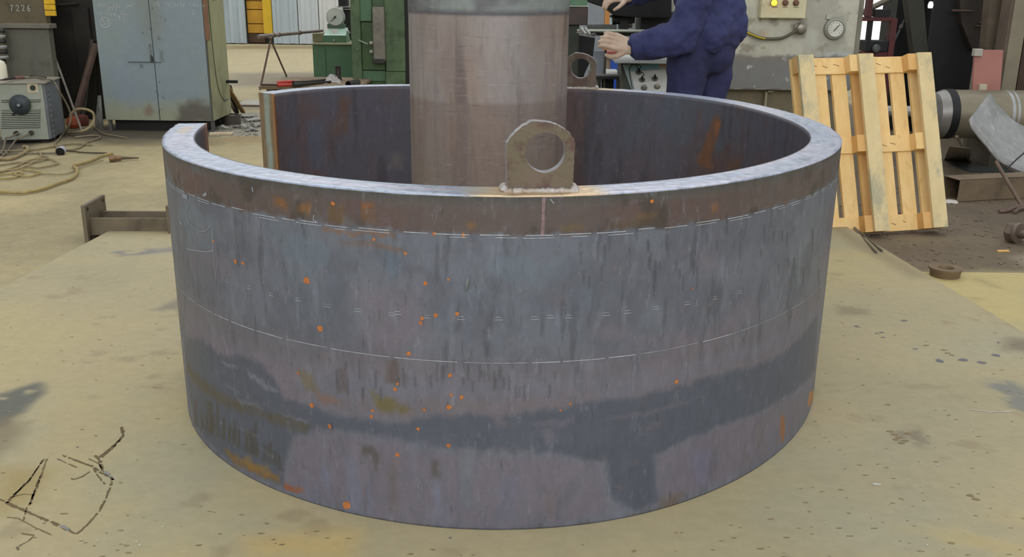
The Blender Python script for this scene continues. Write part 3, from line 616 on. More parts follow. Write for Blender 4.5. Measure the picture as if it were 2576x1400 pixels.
# --- lifting lugs welded on the rim
m_lug = mat((104, 90, 80), (98, 90, 72), .6, .1, 9, dirt=(84, 64, 58), dscale=16, damt=(.46, .60), bmp=.6)
m_cut = mat((168, 166, 168), (140, 136, 140), .5, .4, 40, bmp=.5)
m_weld = mat((158, 144, 124), (186, 184, 186), .4, .4, 60, bmp=.8)
def lug(cx_, q_r, wdt, h_, hole, label, tang):
    """cx_: world centre on rim, tang: direction along the rim"""
    c0 = np.array(cx_); u = np.array(tang, float); u /= np.linalg.norm(u); n = np.cross(u, (0, 0, 1.)); hw = wdt/2; th_ = .034
    out = []
    left = [(-hw, 0), (-hw, h_*.69), (-hw*.88, h_*.775), (-hw*.72, h_*.86), (-hw*.5, h_*.945), (-hw*.42, h_*.955), (-hw*.33, h_*.998), (-hw*.1, h_*1.0), (hw*.2, h_*.985), (hw*.45, h_*.95), (hw*.7, h_*.885), (hw*.86, h_*.82), (hw*.96, h_*.76), (hw, h_*.69), (hw*.985, h_*.4), (hw*.97, 0)]
    o2 = []
    for a, b2 in zip(left[:-1], left[1:]):
        for k in range(4): o2.append((a[0]+(b2[0]-a[0])*k/4+random.uniform(-.0006, .0006), a[1]+(b2[1]-a[1])*k/4+random.uniform(-.0006, .0006)))
    o2.append(left[-1]); hc, hr = hole; K = 40
    hp = [(hc[0]+hr*math.cos(2*math.pi*k/K), hc[1]+hr*(1.0+.02*math.sin(6.28*k/K*3))*math.sin(2*math.pi*k/K)) for k in range(K)]
    bm_ = bmesh.new()
    def mk(off):
        vo = [bm_.verts.new(c0+u*a+UP*z_+n*off) for a, z_ in o2]; vh = [bm_.verts.new(c0+u*a+UP*z_+n*off) for a, z_ in hp]; return vo, vh
    vo1, vh1 = mk(-th_/2); vo2, vh2 = mk(th_/2)
    for vo, vh in ((vo1, vh1), (vo2, vh2)):
        es = [bm_.edges.new((vo[i], vo[(i+1) % len(vo)])) for i in range(len(vo))]+[bm_.edges.new((vh[i], vh[(i+1) % K])) for i in range(K)]
        bmesh.ops.triangle_fill(bm_, edges=es, use_beauty=True)
    nf = len(bm_.faces)
    for vo, vp in ((vo1, vo2), (vh1, vh2)):
        for i in range(len(vo)): j = (i+1) % len(vo); fc = bm_.faces.new((vo[i], vo[j], vp[j], vp[i])); fc.material_index = 1
    # drop triangles that fell inside the hole
    for f_ in [f_ for f_ in bm_.faces if f_.material_index == 0]:
        cc = f_.calc_center_median(); d = np.array(cc)-c0; 
        if math.hypot(np.dot(d, u)-hc[0], d[2]-hc[1]) < hr*.97: bm_.faces.remove(f_)
    bmesh.ops.recalc_face_normals(bm_, faces=bm_.faces)
    off = world_of(ring); bmesh.ops.translate(bm_, verts=bm_.verts, vec=-Vector(off))
    me = bpy.data.meshes.new('lifting_lug'); bm_.to_mesh(me); bm_.free(); me.materials.append(m_lug); me.materials.append(m_cut)
    o = bpy.data.objects.new('lifting_lug', me); COL.objects.link(o); o.parent = ring; tag(o, label)
    w = MB()
    for sgn in (-1, 1):
        pts_ = [c0+u*(-hw-.008+(wdt+.016)*k/40)+n*(sgn*(th_/2+.004)+random.uniform(-.001, .001))+UP*.001 for k in range(41)]
        w.tube(pts_, [.0085*random.uniform(.7, 1.2) for _ in pts_], 8)
    for a in (-hw-.004, hw+.002):
        for k in range(3): w.lathe([(0, -.011), (.008, -.007), (.012, 0), (.007, .007), (0, .010)], c0+u*a+n*(-th_/2+k*th_/2)+UP*.005, (0, 0, 1), 8)
    wo = w.build('weld_bead', m_weld, o, smooth=60)
    wo.parent = o
cF = G(1357, 477, RH); th1 = math.atan2(cF[1], cF[0]-RCX)
pxm = 169/(F_PX)*np.dot(cF-CAM, AF)
lug(cF+UP*0.0, None, pxm, .166, ((.010, .093), .048), 'front lifting lug, pitted brown with torch-cut edges', (math.cos(.08), math.sin(.08), 0))
tB = ring_pt(1450, 222, True)[0]; rB = float(rad(np.array([tB]))[0])-RT*.5
cBk = np.array([RCX+rB*math.cos(tB), rB*math.sin(tB), RH]); lug(cBk, None, pxm*1.0, .166, ((.005, .095), .046), 'rear lifting lug, half hidden behind the upright roll', (math.cos(-.1), math.sin(-.1), 0))

# =================================================================== UPRIGHT ROLL
px_, py_, pr_ = -0.0997, 0.25, 0.30608
zb1 = V(1230, 38, py_-pr_)[2]; zb2 = V(1230, 262, py_-pr_)[2]
nt_, nh = 260, 240
tt = np.linspace(0, 2*math.pi, nt_, endpoint=False); hh = np.concatenate([[0.0], np.linspace(.02, 1.45, nh-8), np.linspace(1.5, 2.6, 7)])
HH, TT = np.meshgrid(hh, tt, indexing='ij'); S = TT*pr_
c = np.empty(HH.shape+(3,)); c[:] = (142, 127, 119)
c = mixc(c, (150, 142, 140), sstep(.45, .65, fbm(S*4, HH*1.6, 4))*.8); c = mixc(c, (150, 128, 114), sstep(.5, .7, fbm(S*5+3, HH*1.2, 5))*.7)
c = mixc(c, (104, 90, 88), sstep(.56, .70, fbm(S*22, HH*1.4, 6))*.65); c = mixc(c, (158, 150, 148), sstep(.4, .7, fbm(S*3, HH*2, 7))*.6*sstep(zb2-.02, zb2+.02, HH))

lo = 1-sstep(zb2-.006, zb2+.006, HH+.004*(fbm(S*20, HH, 3)-.5)); c = mixc(c, (130, 115, 108), lo*.6)
up = sstep(zb1-.006, zb1+.004, HH+.006*(fbm(S*14, HH, 3)-.5)); ct = np.empty_like(c); ct[:] = (134, 140, 138)
ct = mixc(ct, (98, 98, 100), sstep(.4, .7, fbm(S*6, HH*9, 13))); ct = mixc(ct, (88, 86, 90), 1-sstep(zb1, zb1+.025, HH)); c = c*(1-up[..., None])+ct*up[..., None]
RRr = pr_+up*.0008
c = c*np.array([.90, .905, .90])
P = np.stack([px_+RRr*np.cos(TT), py_+RRr*np.sin(TT), HH], -1)
roll = thing('upright_roll', (px_, py_, 0), 'tall upright steel roll, pinkish brown with grey top, inside the ring', 'roll')
m_roll = painted('roll_steel', .45, .12, 40, .12, stretch=(1, 1, .3), bmp=.15, spec=.5)
grit(m_roll, [(7, (1, 1, 16), .60, .70, (60, 52, 52), .75), (9, (1, 1, 12), .58, .70, (186, 182, 178), .25), (30, (1, 1, 8), .6, .7, (170, 164, 162), .35), (14, (1, 1, .12), .56, .68, (84, 74, 74), .45)])
grid_obj('roll_body', P, c, m_roll, roll, wrap=True)
MB().lathe([(.0, 2.6), (pr_-.01, 2.6), (pr_-.01, 2.62), (0, 2.62)], (px_, py_, 0), seg=48).build('end_cap', mat((110, 108, 108), None, .5, .4), roll)
PLX, PLY, PLA, PLL, PLR = 1.743, 1.988, 0.219, 0.351, 0.014
# =================================================================== WRITING (chalk strokes)
GL = {'0': [[(0.1, .5), (.2, .9), (.5, 1), (.8, .9), (.9, .5), (.8, .1), (.5, 0), (.2, .1), (.1, .5)]], '1': [[(.3, .75), (.6, 1), (.6, 0)]],
 '2': [[(.1, .8), (.35, 1), (.75, .95), (.8, .7), (.5, .35), (.1, .05), (.9, .05)]], '3': [[(.1, .9), (.6, 1), (.8, .75), (.4, .52), (.85, .3), (.6, 0), (.1, .08)]],
 '4': [[(.2, 1), (.12, .45), (.85, .45)], [(.75, .95), (.7, 0)]], '5': [[(.85, 1), (.25, 1), (.2, .6), (.7, .6), (.85, .3), (.6, 0), (.1, .05)]],
 '6': [[(.8, 1), (.35, .75), (.15, .3), (.4, 0), (.8, .1), (.85, .4), (.5, .5), (.2, .35)]], '7': [[(.1, .95), (.85, .95), (.4, .45), (.3, 0)], [(.2, .5), (.7, .52)]],
 '8': [[(.5, .52), (.2, .75), (.5, 1), (.8, .78), (.5, .52), (.15, .25), (.5, 0), (.85, .25), (.5, .52)]], '9': [[(.8, .7), (.5, .5), (.2, .7), (.45, 1), (.8, .85), (.75, .4), (.3, 0)]],
 'D': [[(.2, 0), (.25, 1)], [(.1, 1), (.7, .85), (.85, .4), (.5, .02), (.1, 0)]], 'O': [[(.1, .5), (.3, .95), (.7, .95), (.9, .5), (.65, .03), (.3, .05), (.1, .5)]],
 'o': [[(.15, .3), (.4, .6), (.75, .5), (.8, .15), (.4, 0), (.15, .3)]], 'n': [[(.15, 0), (.15, .55)], [(.15, .35), (.5, .6), (.75, .5), (.8, 0)]], 'u': [[(.1, .55), (.4, .2), (.75, .6)], [(.75, .6), (.35, -.25)]],
 'l': [[(.1, 0), (.45, .6), (.8, 0)]], 'S': [[(.85, .6), (.4, .62), (.35, .35), (.8, .25), (.7, 0), (.2, .02)]], 'p': [[(.15, .55), (.15, -.3)], [(.15, .5), (.6, .6), (.8, .3), (.5, .05), (.15, .15)]],
 'a': [[(.75, .55), (.3, .55), (.15, .2), (.5, 0), (.75, .5), (.85, 0)]], 'H': [[(.1, 0), (.15, .6)], [(.12, .3), (.8, .32)], [(.8, .6), (.8, 0)]], 'M': [[(.05, 0), (.2, .6), (.45, .2), (.75, .6), (.9, 0)]],
 'b': [[(.75, 1), (.25, .85), (.15, .25), (.4, 0), (.75, .15), (.7, .45), (.25, .45)]], 'e': [[(.2, .3), (.75, .35), (.6, .6), (.2, .5), (.15, .15), (.5, 0), (.8, .1)]], 'r': [[(.2, 0), (.2, .55)], [(.2, .35), (.7, .58)]],
 'x': [[(.1, .6), (.8, 0)], [(.1, 0), (.8, .6)]], 'E': [[(.85, 1), (.2, .95), (.2, .05), (.9, 0)], [(.2, .52), (.7, .52)]], 'i': [[(.3, .55), (.35, 0), (.8, .5), (.8, 0)]], ' ': [], '.': [[(.3, 0), (.45, .06)]], '/': [[(.2, -.1), (.8, 1)]]}
def write(b, text, o, u, v, nrm, h, adv=.75, w=.004, lift=.002):
    o = np.asarray(o, float); u = np.asarray(u, float); v = np.asarray(v, float)
    for i, ch in enumerate(text):
        for st in GL.get(ch, []):
            pts = [o+u*(i*adv*h+a*h*.62)+v*(c_*h) for a, c_ in st]; b.ribbon(densify(pts, .012), nrm, w, lift, .3)
CHALK = mat((196, 198, 198), (160, 164, 166), .9, 0, 90)
NF = (0, -1., 0); UX = (1., 0, 0); UZ = (0, 0, 1.)

# =================================================================== LEFT SIDE MACHINES
dk = mat((44, 40, 34), (30, 28, 25), .6, 0, 3, dirt=(60, 52, 42), dscale=2)
m_olive = mat((100, 88, 66), (86, 78, 58), .6, 0, 3, dirt=(66, 56, 40), dscale=3)
m_gbox = mat((98, 98, 84), (88, 88, 80), .55, 0, 3, dirt=(74, 70, 60), dscale=4)
fr = thing('dark_machine', (-4.4, 6.6, FLOOR), 'black machine frame filling the gap left of the blue-grey cabinet', 'machine')
MB().fbox(-700, 290, 60, 315, 6.75, 1.6, FLOOR, 2.6).build('frame_body', dk, fr, bevel=.02)
b = MB(); a0 = V(150, 12, 6.75); a1 = V(198, 9, 6.75); b.tube([a0+[0, 0, 0], a0+[0, -.05, 0], a1+[0, -.05, 0], a1], .01, 8); b.build('handle', mat((70, 66, 60), None, .5, .3), fr, smooth=True)
b = MB(); b.fbox(196, 236, 20, 300, 6.7, .05, FLOOR); b.build('rib', dk, fr)
op = thing('control_cabinet', (-5, 6.3, FLOOR), 'olive-brown cabinet chalked 7226 at the top left', 'cabinet')
MB().fbox(-160, 122, 0, 182, 6.3, .10, FLOOR, 2.4).build('cabinet_body', m_olive, op, bevel=.01)
b = MB(); q = V(27, 28, 6.29); write(b, '7226', q, UX, UZ, NF, .058, .95, .006); b.build('chalk_writing', CHALK, op)
for i, (y0, y1) in enumerate(((-14, 10.5), (11.5, 25), (26.5, 40))):
    MB().fbox(109+i*2, 135+i*2, y0, y1, 6.28, .03).build('warning_label', mat((226, 186, 34), (206, 160, 30), .5, 0, 12), op, bevel=.003)
gb = thing('grey_housing', (-4.8, 5.8, FLOOR), 'grey-green sheet housing with a lip, behind the welding set', 'housing')
MB().fbox(10, 128, 72, 182, 5.8, .10, FLOOR).build('housing_body', m_gbox, gb, bevel=.006)
MB().fbox(0, 123, 60, 71.5, 5.75, .16).build('top_lip', mat((112, 108, 96), (98, 94, 84), .55), gb, bevel=.004)
cb = thing('coil_stack', (-5.3, 5.7, FLOOR), 'dark ribbed spool stack at the left picture edge', 'spool')
q = V(0, 112, 5.7)
for k in range(6):
    z = q[2]-.13+k*.048; MB().lathe([(0, 0), (.055, 0), (.062, .015), (.055, .03), (0, .03)], (q[0], 5.7, z), seg=20).build('spool_disc', mat((46, 44, 42) if k % 2 else (150, 150, 146), None, .4), cb, smooth=True)
MB().lathe([(.03, 0), (.03, q[2]-.13-FLOOR)], (q[0], 5.7, FLOOR), seg=14).build('stem', dk, cb, smooth=True)

# ---- welding set
WY = 5.13; wz1 = V(60, 206, WY)[2]; wz0 = V(60, 349, WY)[2]
xl = V(4, 280, WY)[0]; xr = V(121, 280, WY)[0]; bk = G(145, 189, wz1); wdep = min(.48, bk[1]-WY)
wd = thing('welding_machine', ((xl+xr)/2, WY+wdep/2, FLOOR), 'grey welding power source with round black handwheel and louvred front', 'welder')
m_w = mat((150, 154, 140), (136, 142, 130), .5, 0, 4, dirt=(100, 96, 80), dscale=5, damt=(.6, .75))
m_wb = mat((106, 112, 118), (94, 98, 102), .5, 0, 4, dirt=(90, 88, 80), dscale=4)
MB().box((xl, WY, wz0), (xr, WY+wdep, wz1-.01)).build('casing', m_wb, wd, bevel=.008)
MB().box((xl+.005, WY-.012, wz0), (xr-.02, WY, wz1-.015)).build('front_panel', m_w, wd, bevel=.004)
lb = MB(); yb = WY+wdep+.02; xm = (xl+xr)/2
lb.add([(xl-.02, WY-.03, wz1-.01), (xr+.015, WY-.03, wz1-.01), (xr+.015, yb, wz1-.01), (xl-.02, yb, wz1-.01), (xl-.02, WY-.03, wz1), (xr+.015, WY-.03, wz1), (xr+.015, yb, wz1), (xl-.02, yb, wz1), (xm, WY+.1, wz1+.012), (xm, yb-.1, wz1+.02)],
 [(0, 3, 2, 1), (0, 1, 5, 4), (1, 2, 6, 5), (2, 3, 7, 6), (3, 0, 4, 7), (4, 5, 8), (5, 6, 9, 8), (6, 7, 9), (7, 4, 8, 9)])
lb.build('top_lid', mat((150, 144, 130), (132, 126, 114), .55, 0, 6), wd)
MB().box((xl+.03, WY+.04, FLOOR+.012), (xr-.03, WY+wdep-.04, wz0)).build('underframe', dk, wd)
for sx in (xl+.06, xr-.06):
    MB().box((sx-.03, WY+.02, FLOOR), (sx+.03, WY+wdep-.02, FLOOR+.014)).build('skid', dk, wd)
hc = V(56, 261, WY-.012)
hw_ = MB().lathe([(0, 0), (.076, 0), (.088, -.012), (.09, -.03), (.08, -.04), (.03, -.046), (.02, -.06), (0, -.06)], (hc[0], hc[1], hc[2]), (0, 1, 0), 32).build('handwheel', mat((48, 56, 60), (38, 44, 48), .45), wd, smooth=True)
MB().lathe([(0, 0), (.014, 0), (.012, -.012), (0, -.012)], (hc[0], hc[1]-.06, hc[2]), (0, 1, 0), 16).build('hub', mat((150, 156, 160), None, .3, .6), hw_, smooth=True)
b = MB(); b.tube([hc+[-.03, -.02, -.06], hc+[-.075, -.025, -.088]], .01, 8); b.build('crank_grip', dk, wd, smooth=True)
sp2 = V(84, 220, WY-.012); MB().box((sp2[0]-.045, WY-.016, sp2[2]-.042), (sp2[0]+.045, WY-.012, sp2[2]+.042)).build('switch_plate', mat((196, 184, 156), None, .5), wd)
MB().lathe([(0, 0), (.024, 0), (.02, -.02), (0, -.02)], (sp2[0], WY-.016, sp2[2]), (0, 1, 0), 16).build('rotary_switch', mat((40, 48, 40)), wd, smooth=True)
for i in range(13):
    py = (246, 250.5, 271, 275, 279, 284, 288.5, 293, 297.5, 302, 306.5, 311, 315.5)[i]; z = V(60, py, WY-.012)[2]; x0 = V(13, py, WY)[0]; x1 = V(103, py, WY)[0]
    MB().prism([(0, 0), (-.012, -.006), (-.012, -.011), (0, -.014)], (0, WY-.012, z), (0, 1, 0), (0, 0, 1), (1, 0, 0), x0, x1).build('louvre', m_w, wd)
    MB().box((x0, WY-.0145, z-.0185), (x1, WY-.0118, z-.0135)).build('slot', dk, wd)
for k in range(10):
    z = wz1-.08-k*.047; MB().lathe([(0, 0), (.018, 0), (.014, .006), (0, .01)], (xr, WY+.09, z), (1, 0, 0), 12).build('side_louvre', m_wb, wd, smooth=True)
for a in (47, 82):
    s = V(a, 332, WY-.012); MB().lathe([(0, 0), (.02, 0), (.02, -.03), (.014, -.05), (0, -.05)], s, (0, 1, 0), 14).build('cable_socket', dk, wd, smooth=True)
_a = math.radians(11); _dx, _dy = wd.location.x-xr, wd.location.y-WY   # the set stands turned a little
wd.location.x = xr+_dx*math.cos(_a)-_dy*math.sin(_a); wd.location.y = WY+_dx*math.sin(_a)+_dy*math.cos(_a); wd.rotation_euler.z = _a
def tool(name, label, cat, pts, r, m, group=None, smooth=True, seg=10):
    o = MB().tube(pts, r, seg).build(name, m, None, smooth=smooth, origin=pts[0]); return tag(o, label, cat, group)
# on the lid: bottle, clamps, lead
lz = wz1+.012
q = G(6, 198, lz); jug = MB().lathe([(0, 0), (.062, 0), (.066, .02), (.066, .12), (.055, .15), (.02, .17), (.02, .19), (0, .19)], (q[0]-.02, q[1], lz), seg=22).build('plastic_jug', mat((214, 208, 180), (226, 222, 206), .4, 0, 3), None, smooth=True, origin=(q[0]-.02, q[1], lz)); tag(jug, 'cream plastic jug standing on the welding set', 'jug')
ec = thing('electrode_holder', G(35, 197, lz), 'reddish-brown gripped electrode holder lying on the welding set lid', 'holder')
p0, p1, p2 = G(12, 199, lz+.02), G(36, 196, lz+.02), G(60, 194, lz+.02)
MB().tube([p1, p2], .015, 10).build('grip', mat((120, 84, 72), (100, 70, 60), .6), ec, smooth=True)
MB().tube([p0, p1], [.008, .012], 8).build('jaw', dk, ec, smooth=True)
MB().tube([p0+[.0, -.03, -.003], p1+[0, -.03, -.003]], [.008, .009], 8).build('jaw', dk, ec, smooth=True)
tl = tool('flat_bar', 'thin dark flat bar lying across the welding set lid', 'bar', [G(75, 192, lz+.012), G(116, 195, lz+.012)], .008, dk)
cab = mat((120, 112, 92), (98, 90, 74), .7, 0, 20)
def q8(l, z=FLOOR+.014): return [G(a/4.24, 170+b_/4.24, z) for a, b_ in l]
def smooth_path(P, n=6):
    out = []
    for i in range(len(P)-1):
        a = P[max(i-1, 0)]; b_ = P[i]; c_ = P[i+1]; d = P[min(i+2, len(P)-1)]
        for k in range(n):
            t = k/n; out.append(.5*((2*b_)+(c_-a)*t+(2*a-5*b_+4*c_-d)*t*t+(3*b_-a-3*c_+d)*t**3))
    return out+[P[-1]]
def hose(label, pts, r, m, cat='cable', name='cable', seg=8):
    P = smooth_path([np.asarray(p) for p in pts]); r = r*.72; o = MB().tube(P, r, seg).build(name, m, None, smooth=True, origin=P[0]); return tag(o, label, cat, None)
tan = mat((158, 140, 104), (130, 116, 86), .7, 0, 18); yel = mat((166, 146, 94), (136, 120, 80), .7, 0, 18); tan2 = mat((140, 126, 98), (118, 106, 84), .7, 0, 18)
hose('long yellowish hose sweeping across the floor nearest the camera, left', q8([(-300, 1330), (0, 1325), (250, 1330), (450, 1290), (620, 1230), (760, 1180), (815, 1130), (820, 1080), (785, 1038), (850, 1025), (980, 985), (1080, 940), (1200, 915)], FLOOR+.018), .016, yel, 'hose', 'hose')
hose('thick tan hose with curled end below the welding set', q8([(-200, 900), (0, 965), (100, 970), (180, 945), (260, 905), (297, 875), (285, 842), (240, 842)], FLOOR+.02), .02, tan, 'hose', 'hose')
hose('brown cable running straight right from below the welding set', q8([(0, 890), (200, 885), (400, 870), (600, 835), (780, 810), (980, 825)]), .011, tan2)
hose('brown cable lying parallel beside the straight one', q8([(0, 915), (300, 915), (600, 910)]), .010, cab)
hose('grey-brown cable looped on the dirty floor right of the welding set', q8([(650, 700), (640, 750), (600, 795), (590, 830), (640, 865), (760, 875), (850, 850), (930, 795), (1065, 745), (1020, 722), (900, 730), (800, 742)]), .011, tan2)
hose('thin dark cable running to the brass coupling', q8([(600, 880), (750, 890), (900, 905), (1140, 912)]), .009, mat((70, 60, 46)))
hose('tan cable curling beneath the thick hose', q8([(-100, 1120), (0, 1110), (150, 1060), (300, 990), (420, 960), (440, 930), (400, 885)]), .011, tan)
hose('tan cable forming a wide flat loop on the floor', q8([(290, 1050), (400, 1065), (550, 1040), (620, 1015), (560, 980), (440, 968), (350, 1010), (280, 1045), (180, 1080), (-60, 1110)]), .010, tan)
hose('yellowish cable wound in narrow loops at the left edge', q8([(-60, 1150), (0, 1140), (180, 1120), (240, 1090), (300, 1093), (400, 1108), (432, 1118), (360, 1148), (250, 1158), (160, 1132), (240, 1110), (200, 1150), (100, 1180), (-60, 1180)]), .010, yel)
hose('thin tan lead running right towards the brass coupling', q8([(430, 1130), (700, 1130), (850, 1065), (1050, 1000), (1100, 985)]), .007, tan)
hose('brown cable lying above the narrow loops, left edge', q8([(-60, 1050), (0, 1040), (200, 1010), (400, 1000), (520, 960), (440, 945)]), .010, tan2)
hose('thin lead trailing from the hose loop towards the blue-grey cabinet', q8([(1000, 630), (1100, 700), (1200, 720), (1358, 750)]), .008, tan2)
s1 = V(47, 334, WY-.10); s2 = V(82, 333, WY-.07)
hose('left welding lead plugged into the front of the set', [s1, s1+[-.05, -.06, -.03], V(14, 349, WY-.2), G(2, 385, FLOOR+.012), G(-60, 420, FLOOR+.012)], .011, cab)
hose('right welding lead plugged into the front of the set', [s2, s2+[-.06, -.06, -.03], V(40, 352, WY-.2), G(14, 385, FLOOR+.012), G(-60, 450, FLOOR+.012)], .011, cab)
hose('dark lead draped over the right edge of the welding set', [G(60, 196, lz+.01), G(95, 195, lz+.01), G(118, 199, lz+.01), V(130, 205, WY+.1)+[.02, 0, 0], V(147, 226, 5.2), V(166, 258, 5.3), V(178, 290, 5.35), V(172, 320, 5.35), G(163, 338, FLOOR+.012)], .011, cab)
hose('thick tan hose bent into an upright loop beside the dark frame', [G(168, 334, FLOOR+.015), V(200, 331, 5.5), V(224, 321, 5.55), V(236, 302, 5.6), V(233, 283, 5.6), V(212, 274, 5.6), V(190, 276, 5.6), V(176, 290, 5.6)], .017, tan, 'hose', 'hose')
bc = thing('hose_coupling', G(275, 399, FLOOR+.02), 'brass hose coupling at the end of the yellowish hose', 'coupling')
q = G(275, 399, FLOOR+.028); d = np.array([.9, .5, 0])
MB().lathe([(0, 0), (.028, 0), (.03, .01), (.03, .04), (.022, .045), (.022, .09), (0, .09)], q, d, 14).build('coupling_body', mat((146, 116, 86), (120, 96, 70), .4, .5), bc, smooth=True)
MB().tube([q+d*.08, q+d*.22+[0, 0, -.01]], [.014, .006], 8).build('nozzle', mat((100, 88, 70), None, .5, .3), bc, smooth=True)
q = G(153, 390, FLOOR); pc = thing('plug', q, 'pale plug with black mouth lying among the cables', 'plug')
MB().lathe([(0, 0), (.035, 0), (.04, .02), (.03, .06), (0, .065)], q+[0, 0, .03], (-.1, .9, .2), 14).build('plug_shell', mat((170, 172, 178), None, .5), pc, smooth=True)
MB().lathe([(0, 0), (.036, 0), (.036, .012), (0, .012)], q+[.001, -.011, .028], (-.1, .9, .2), 14).build('plug_mouth', mat((16, 16, 18)), pc, smooth=True)
# rods leaning in the dark gap
tool('leaning_rod', 'thin grey rod leaning against the dark frame, nearest the grey housing', 'rod', [G(206, 330), V(129, 118, 6.42)], .011, mat((140, 136, 124), (118, 112, 102), .5, .1))
tool('leaning_pipe', 'rusty brown pipe leaning by the blue-grey cabinet', 'pipe', [G(182, 318), V(240, 112, 6.6)], .036, mat((96, 76, 64), (76, 60, 52), .6, .2, 8))
tool('leaning_pipe', 'darker pipe leaning behind the rusty one', 'pipe', [G(206, 312), V(231, 100, 6.7)], .022, mat((66, 60, 54), (54, 48, 44), .6, .2))
q = G(186, 322); tag(MB().lathe([(0, 0), (.05, .005), (.07, .04), (.06, .09), (.03, .12), (0, .125)], q, seg=16).build('orange_cap', mat((168, 84, 48), (140, 66, 40), .6), None, smooth=True, origin=q), 'orange plastic cap on the floor at the pipe feet', 'cap')
q = G(207, 316); tag(MB().lathe([(0, 0), (.06, .005), (.075, .05), (.06, .1), (0, .12)], q, seg=16).build('red_bung', mat((112, 56, 44), (92, 46, 38), .6), None, smooth=True, origin=q), 'dull red cap behind the orange cap', 'cap')
b = MB(); q0, q1, q2, q3 = G(238, 322), G(260, 326), V(254, 240, 6.0), V(246, 240, 6.0)
b.add([q0, q1, q2, q3, q0+[0, .01, 0], q1+[0, .01, 0], q2+[0, .01, 0], q3+[0, .01, 0]], [(0, 1, 2, 3), (7, 6, 5, 4), (0, 4, 5, 1), (1, 5, 6, 2), (2, 6, 7, 3), (3, 7, 4, 0)])
tag(b.build('sheet_offcut', mat((150, 152, 150), (110, 110, 104), .5, .4, 12), None, origin=q0), 'narrow galvanised offcut propped against the cabinet corner', 'offcut')

# ---- blue-grey cabinet
CY = 5.9; x0 = V(249, 150, CY)[0]; x1 = V(520, 150, CY)[0]; cz0 = V(395, 303, CY)[2]; cz1 = 1.34; xm = V(388, 150, CY)[0]; cdep = .62
cbn = thing('steel_cabinet', ((x0+x1)/2, CY+.3, FLOOR), 'blue-grey two-door steel cabinet with chalk writing', 'cabinet')
m_bl = mat((122, 136, 146), (114, 126, 132), .5, 0, 2.2, dirt=(112, 112, 96), dscale=1.9, damt=(.5, .72), bmp=.1)
m_side = mat((150, 150, 116), (134, 134, 104), .6, 0, 3, dirt=(112, 108, 76), dscale=3, stretch=(1, 1, .5))
MB().box((x0+.01, CY+.02, cz0), (x1+.02, CY+cdep, cz1)).build('cabinet_body', m_side, cbn, bevel=.004)
dl_ = MB().box((x0, CY, cz0), (xm-.003, CY+.02, cz1-.035)).build('door', m_bl, cbn, bevel=.003)
dr_ = MB().box((xm+.003, CY-.004, cz0), (x1, CY+.02, cz1-.035)).build('door', m_bl, cbn, bevel=.003)
def door_skin(xa_, xb_, yy, parent, seed):
    U, W = np.meshgrid(np.linspace(xa_+.003, xb_-.003, 110), np.linspace(cz0+.003, cz1-.04, 180)); C = np.empty(U.shape+(3,)); C[:] = (124, 137, 144)
    C = mixc(C, (126, 138, 138), sstep(.45, .65, fbm(U*3, W*2.4, seed))); C = mixc(C, (118, 124, 118), (1-sstep(.0, .22, np.abs(U-xm)))*sstep(.6, 1.0, W)*.8)
    Uw = U+.06*(fbm(U*12, W*12, 3)-.5); Ww = W+.08*(fbm(U*10, W*10, 4)-.5)
    C = mixc(C, (140, 142, 122), 1-sstep(cz0+.05, cz0+.28, Ww)); C = mixc(C, (84, 80, 72), polymask([(x1-.36, cz0-.02), (x1-.30, cz0+.14), (x1-.16, cz0+.2), (x1+.05, cz0+.16), (x1+.05, cz0-.02)], Uw, Ww, .05)*.85)
    C = mixc(C, (112, 90, 74), polymask([(xm-.16, cz0+.08), (xm-.08, cz0+.16), (xm-.05, cz0+.09), (xm-.11, cz0+.05)], Uw, Ww, .03)*.6)
    C = mixc(C, (78, 84, 80), sstep(.74, .80, fbm(U*26, W*26, 7))*.8*(1-sstep(.05, .25, np.abs(U-xm)))); C = mixc(C, (84, 88, 84), polymask([(xm+.07, .62), (xm+.1, .62), (xm+.1, .72), (xm+.07, .72)], Uw, Ww, .02)*.6)
    grid_obj('door_paint', np.stack([U, yy+0*U, W], -1), C, painted('door_paint', .5, 0, 14, .06, bmp=.12), parent)
door_skin(x0, xm-.003, CY-.0012, dl_, 3); door_skin(xm+.003, x1, CY-.0052, dr_, 5)
b = MB(); h1 = V(377, 112, CY); h2 = V(381, 140, CY); b.tube([h1+[0, 0, 0], h1+[0, -.03, -.005], h2+[0, -.03, .005], h2], .007, 8); b.build('door_handle', mat((140, 140, 132), None, .4, .5), dl_, smooth=True)
b = MB(); l1 = V(322, 155.5, CY); l2 = V(405, 155.5, CY); b.box((l1[0], CY-.012, l1[2]-.003), (l2[0], CY-.004, l1[2]+.003)); b.build('latch_bar', mat((84, 88, 86), None, .5, .3), dl_)
b = MB(); q = V(383, 150, CY); b.box((q[0]-.012, CY-.02, q[2]-.02), (q[0]+.012, CY, q[2]+.03)); b.build('hasp', mat((70, 70, 66), None, .5, .4), dl_, bevel=.003)
MB().box((x0-.005, CY-.012, cz1-.034), (x1+.04, CY+.02, cz1+.02)).build('top_trim', mat((110, 82, 70), (92, 70, 60), .6), cbn, bevel=.003)
b = MB(); zt = cz1; z2 = V(521, 102, CY)[2]; b.box((x1+.004, CY-.004, z2), (x1+.046, CY+.019, zt-.034)); b.build('brown_strip', mat((120, 88, 62), (104, 76, 56), .6), cbn)
b = MB(); b.box((x1+.002, CY-.002, cz0), (x1+.012, CY+.02, z2)); b.build('hinge_strip', mat((84, 84, 76), None, .6), cbn)
for xx, yy in ((x0+.03, CY+.03), (x1-.0, CY+.03), (x0+.03, CY+cdep-.05), (x1-.02, CY+cdep-.05)):
    MB().box((xx-.015, yy-.015, FLOOR), (xx+.015, yy+.015, cz0)).build('leg', mat((88, 86, 80), (60, 58, 54), .6), cbn)
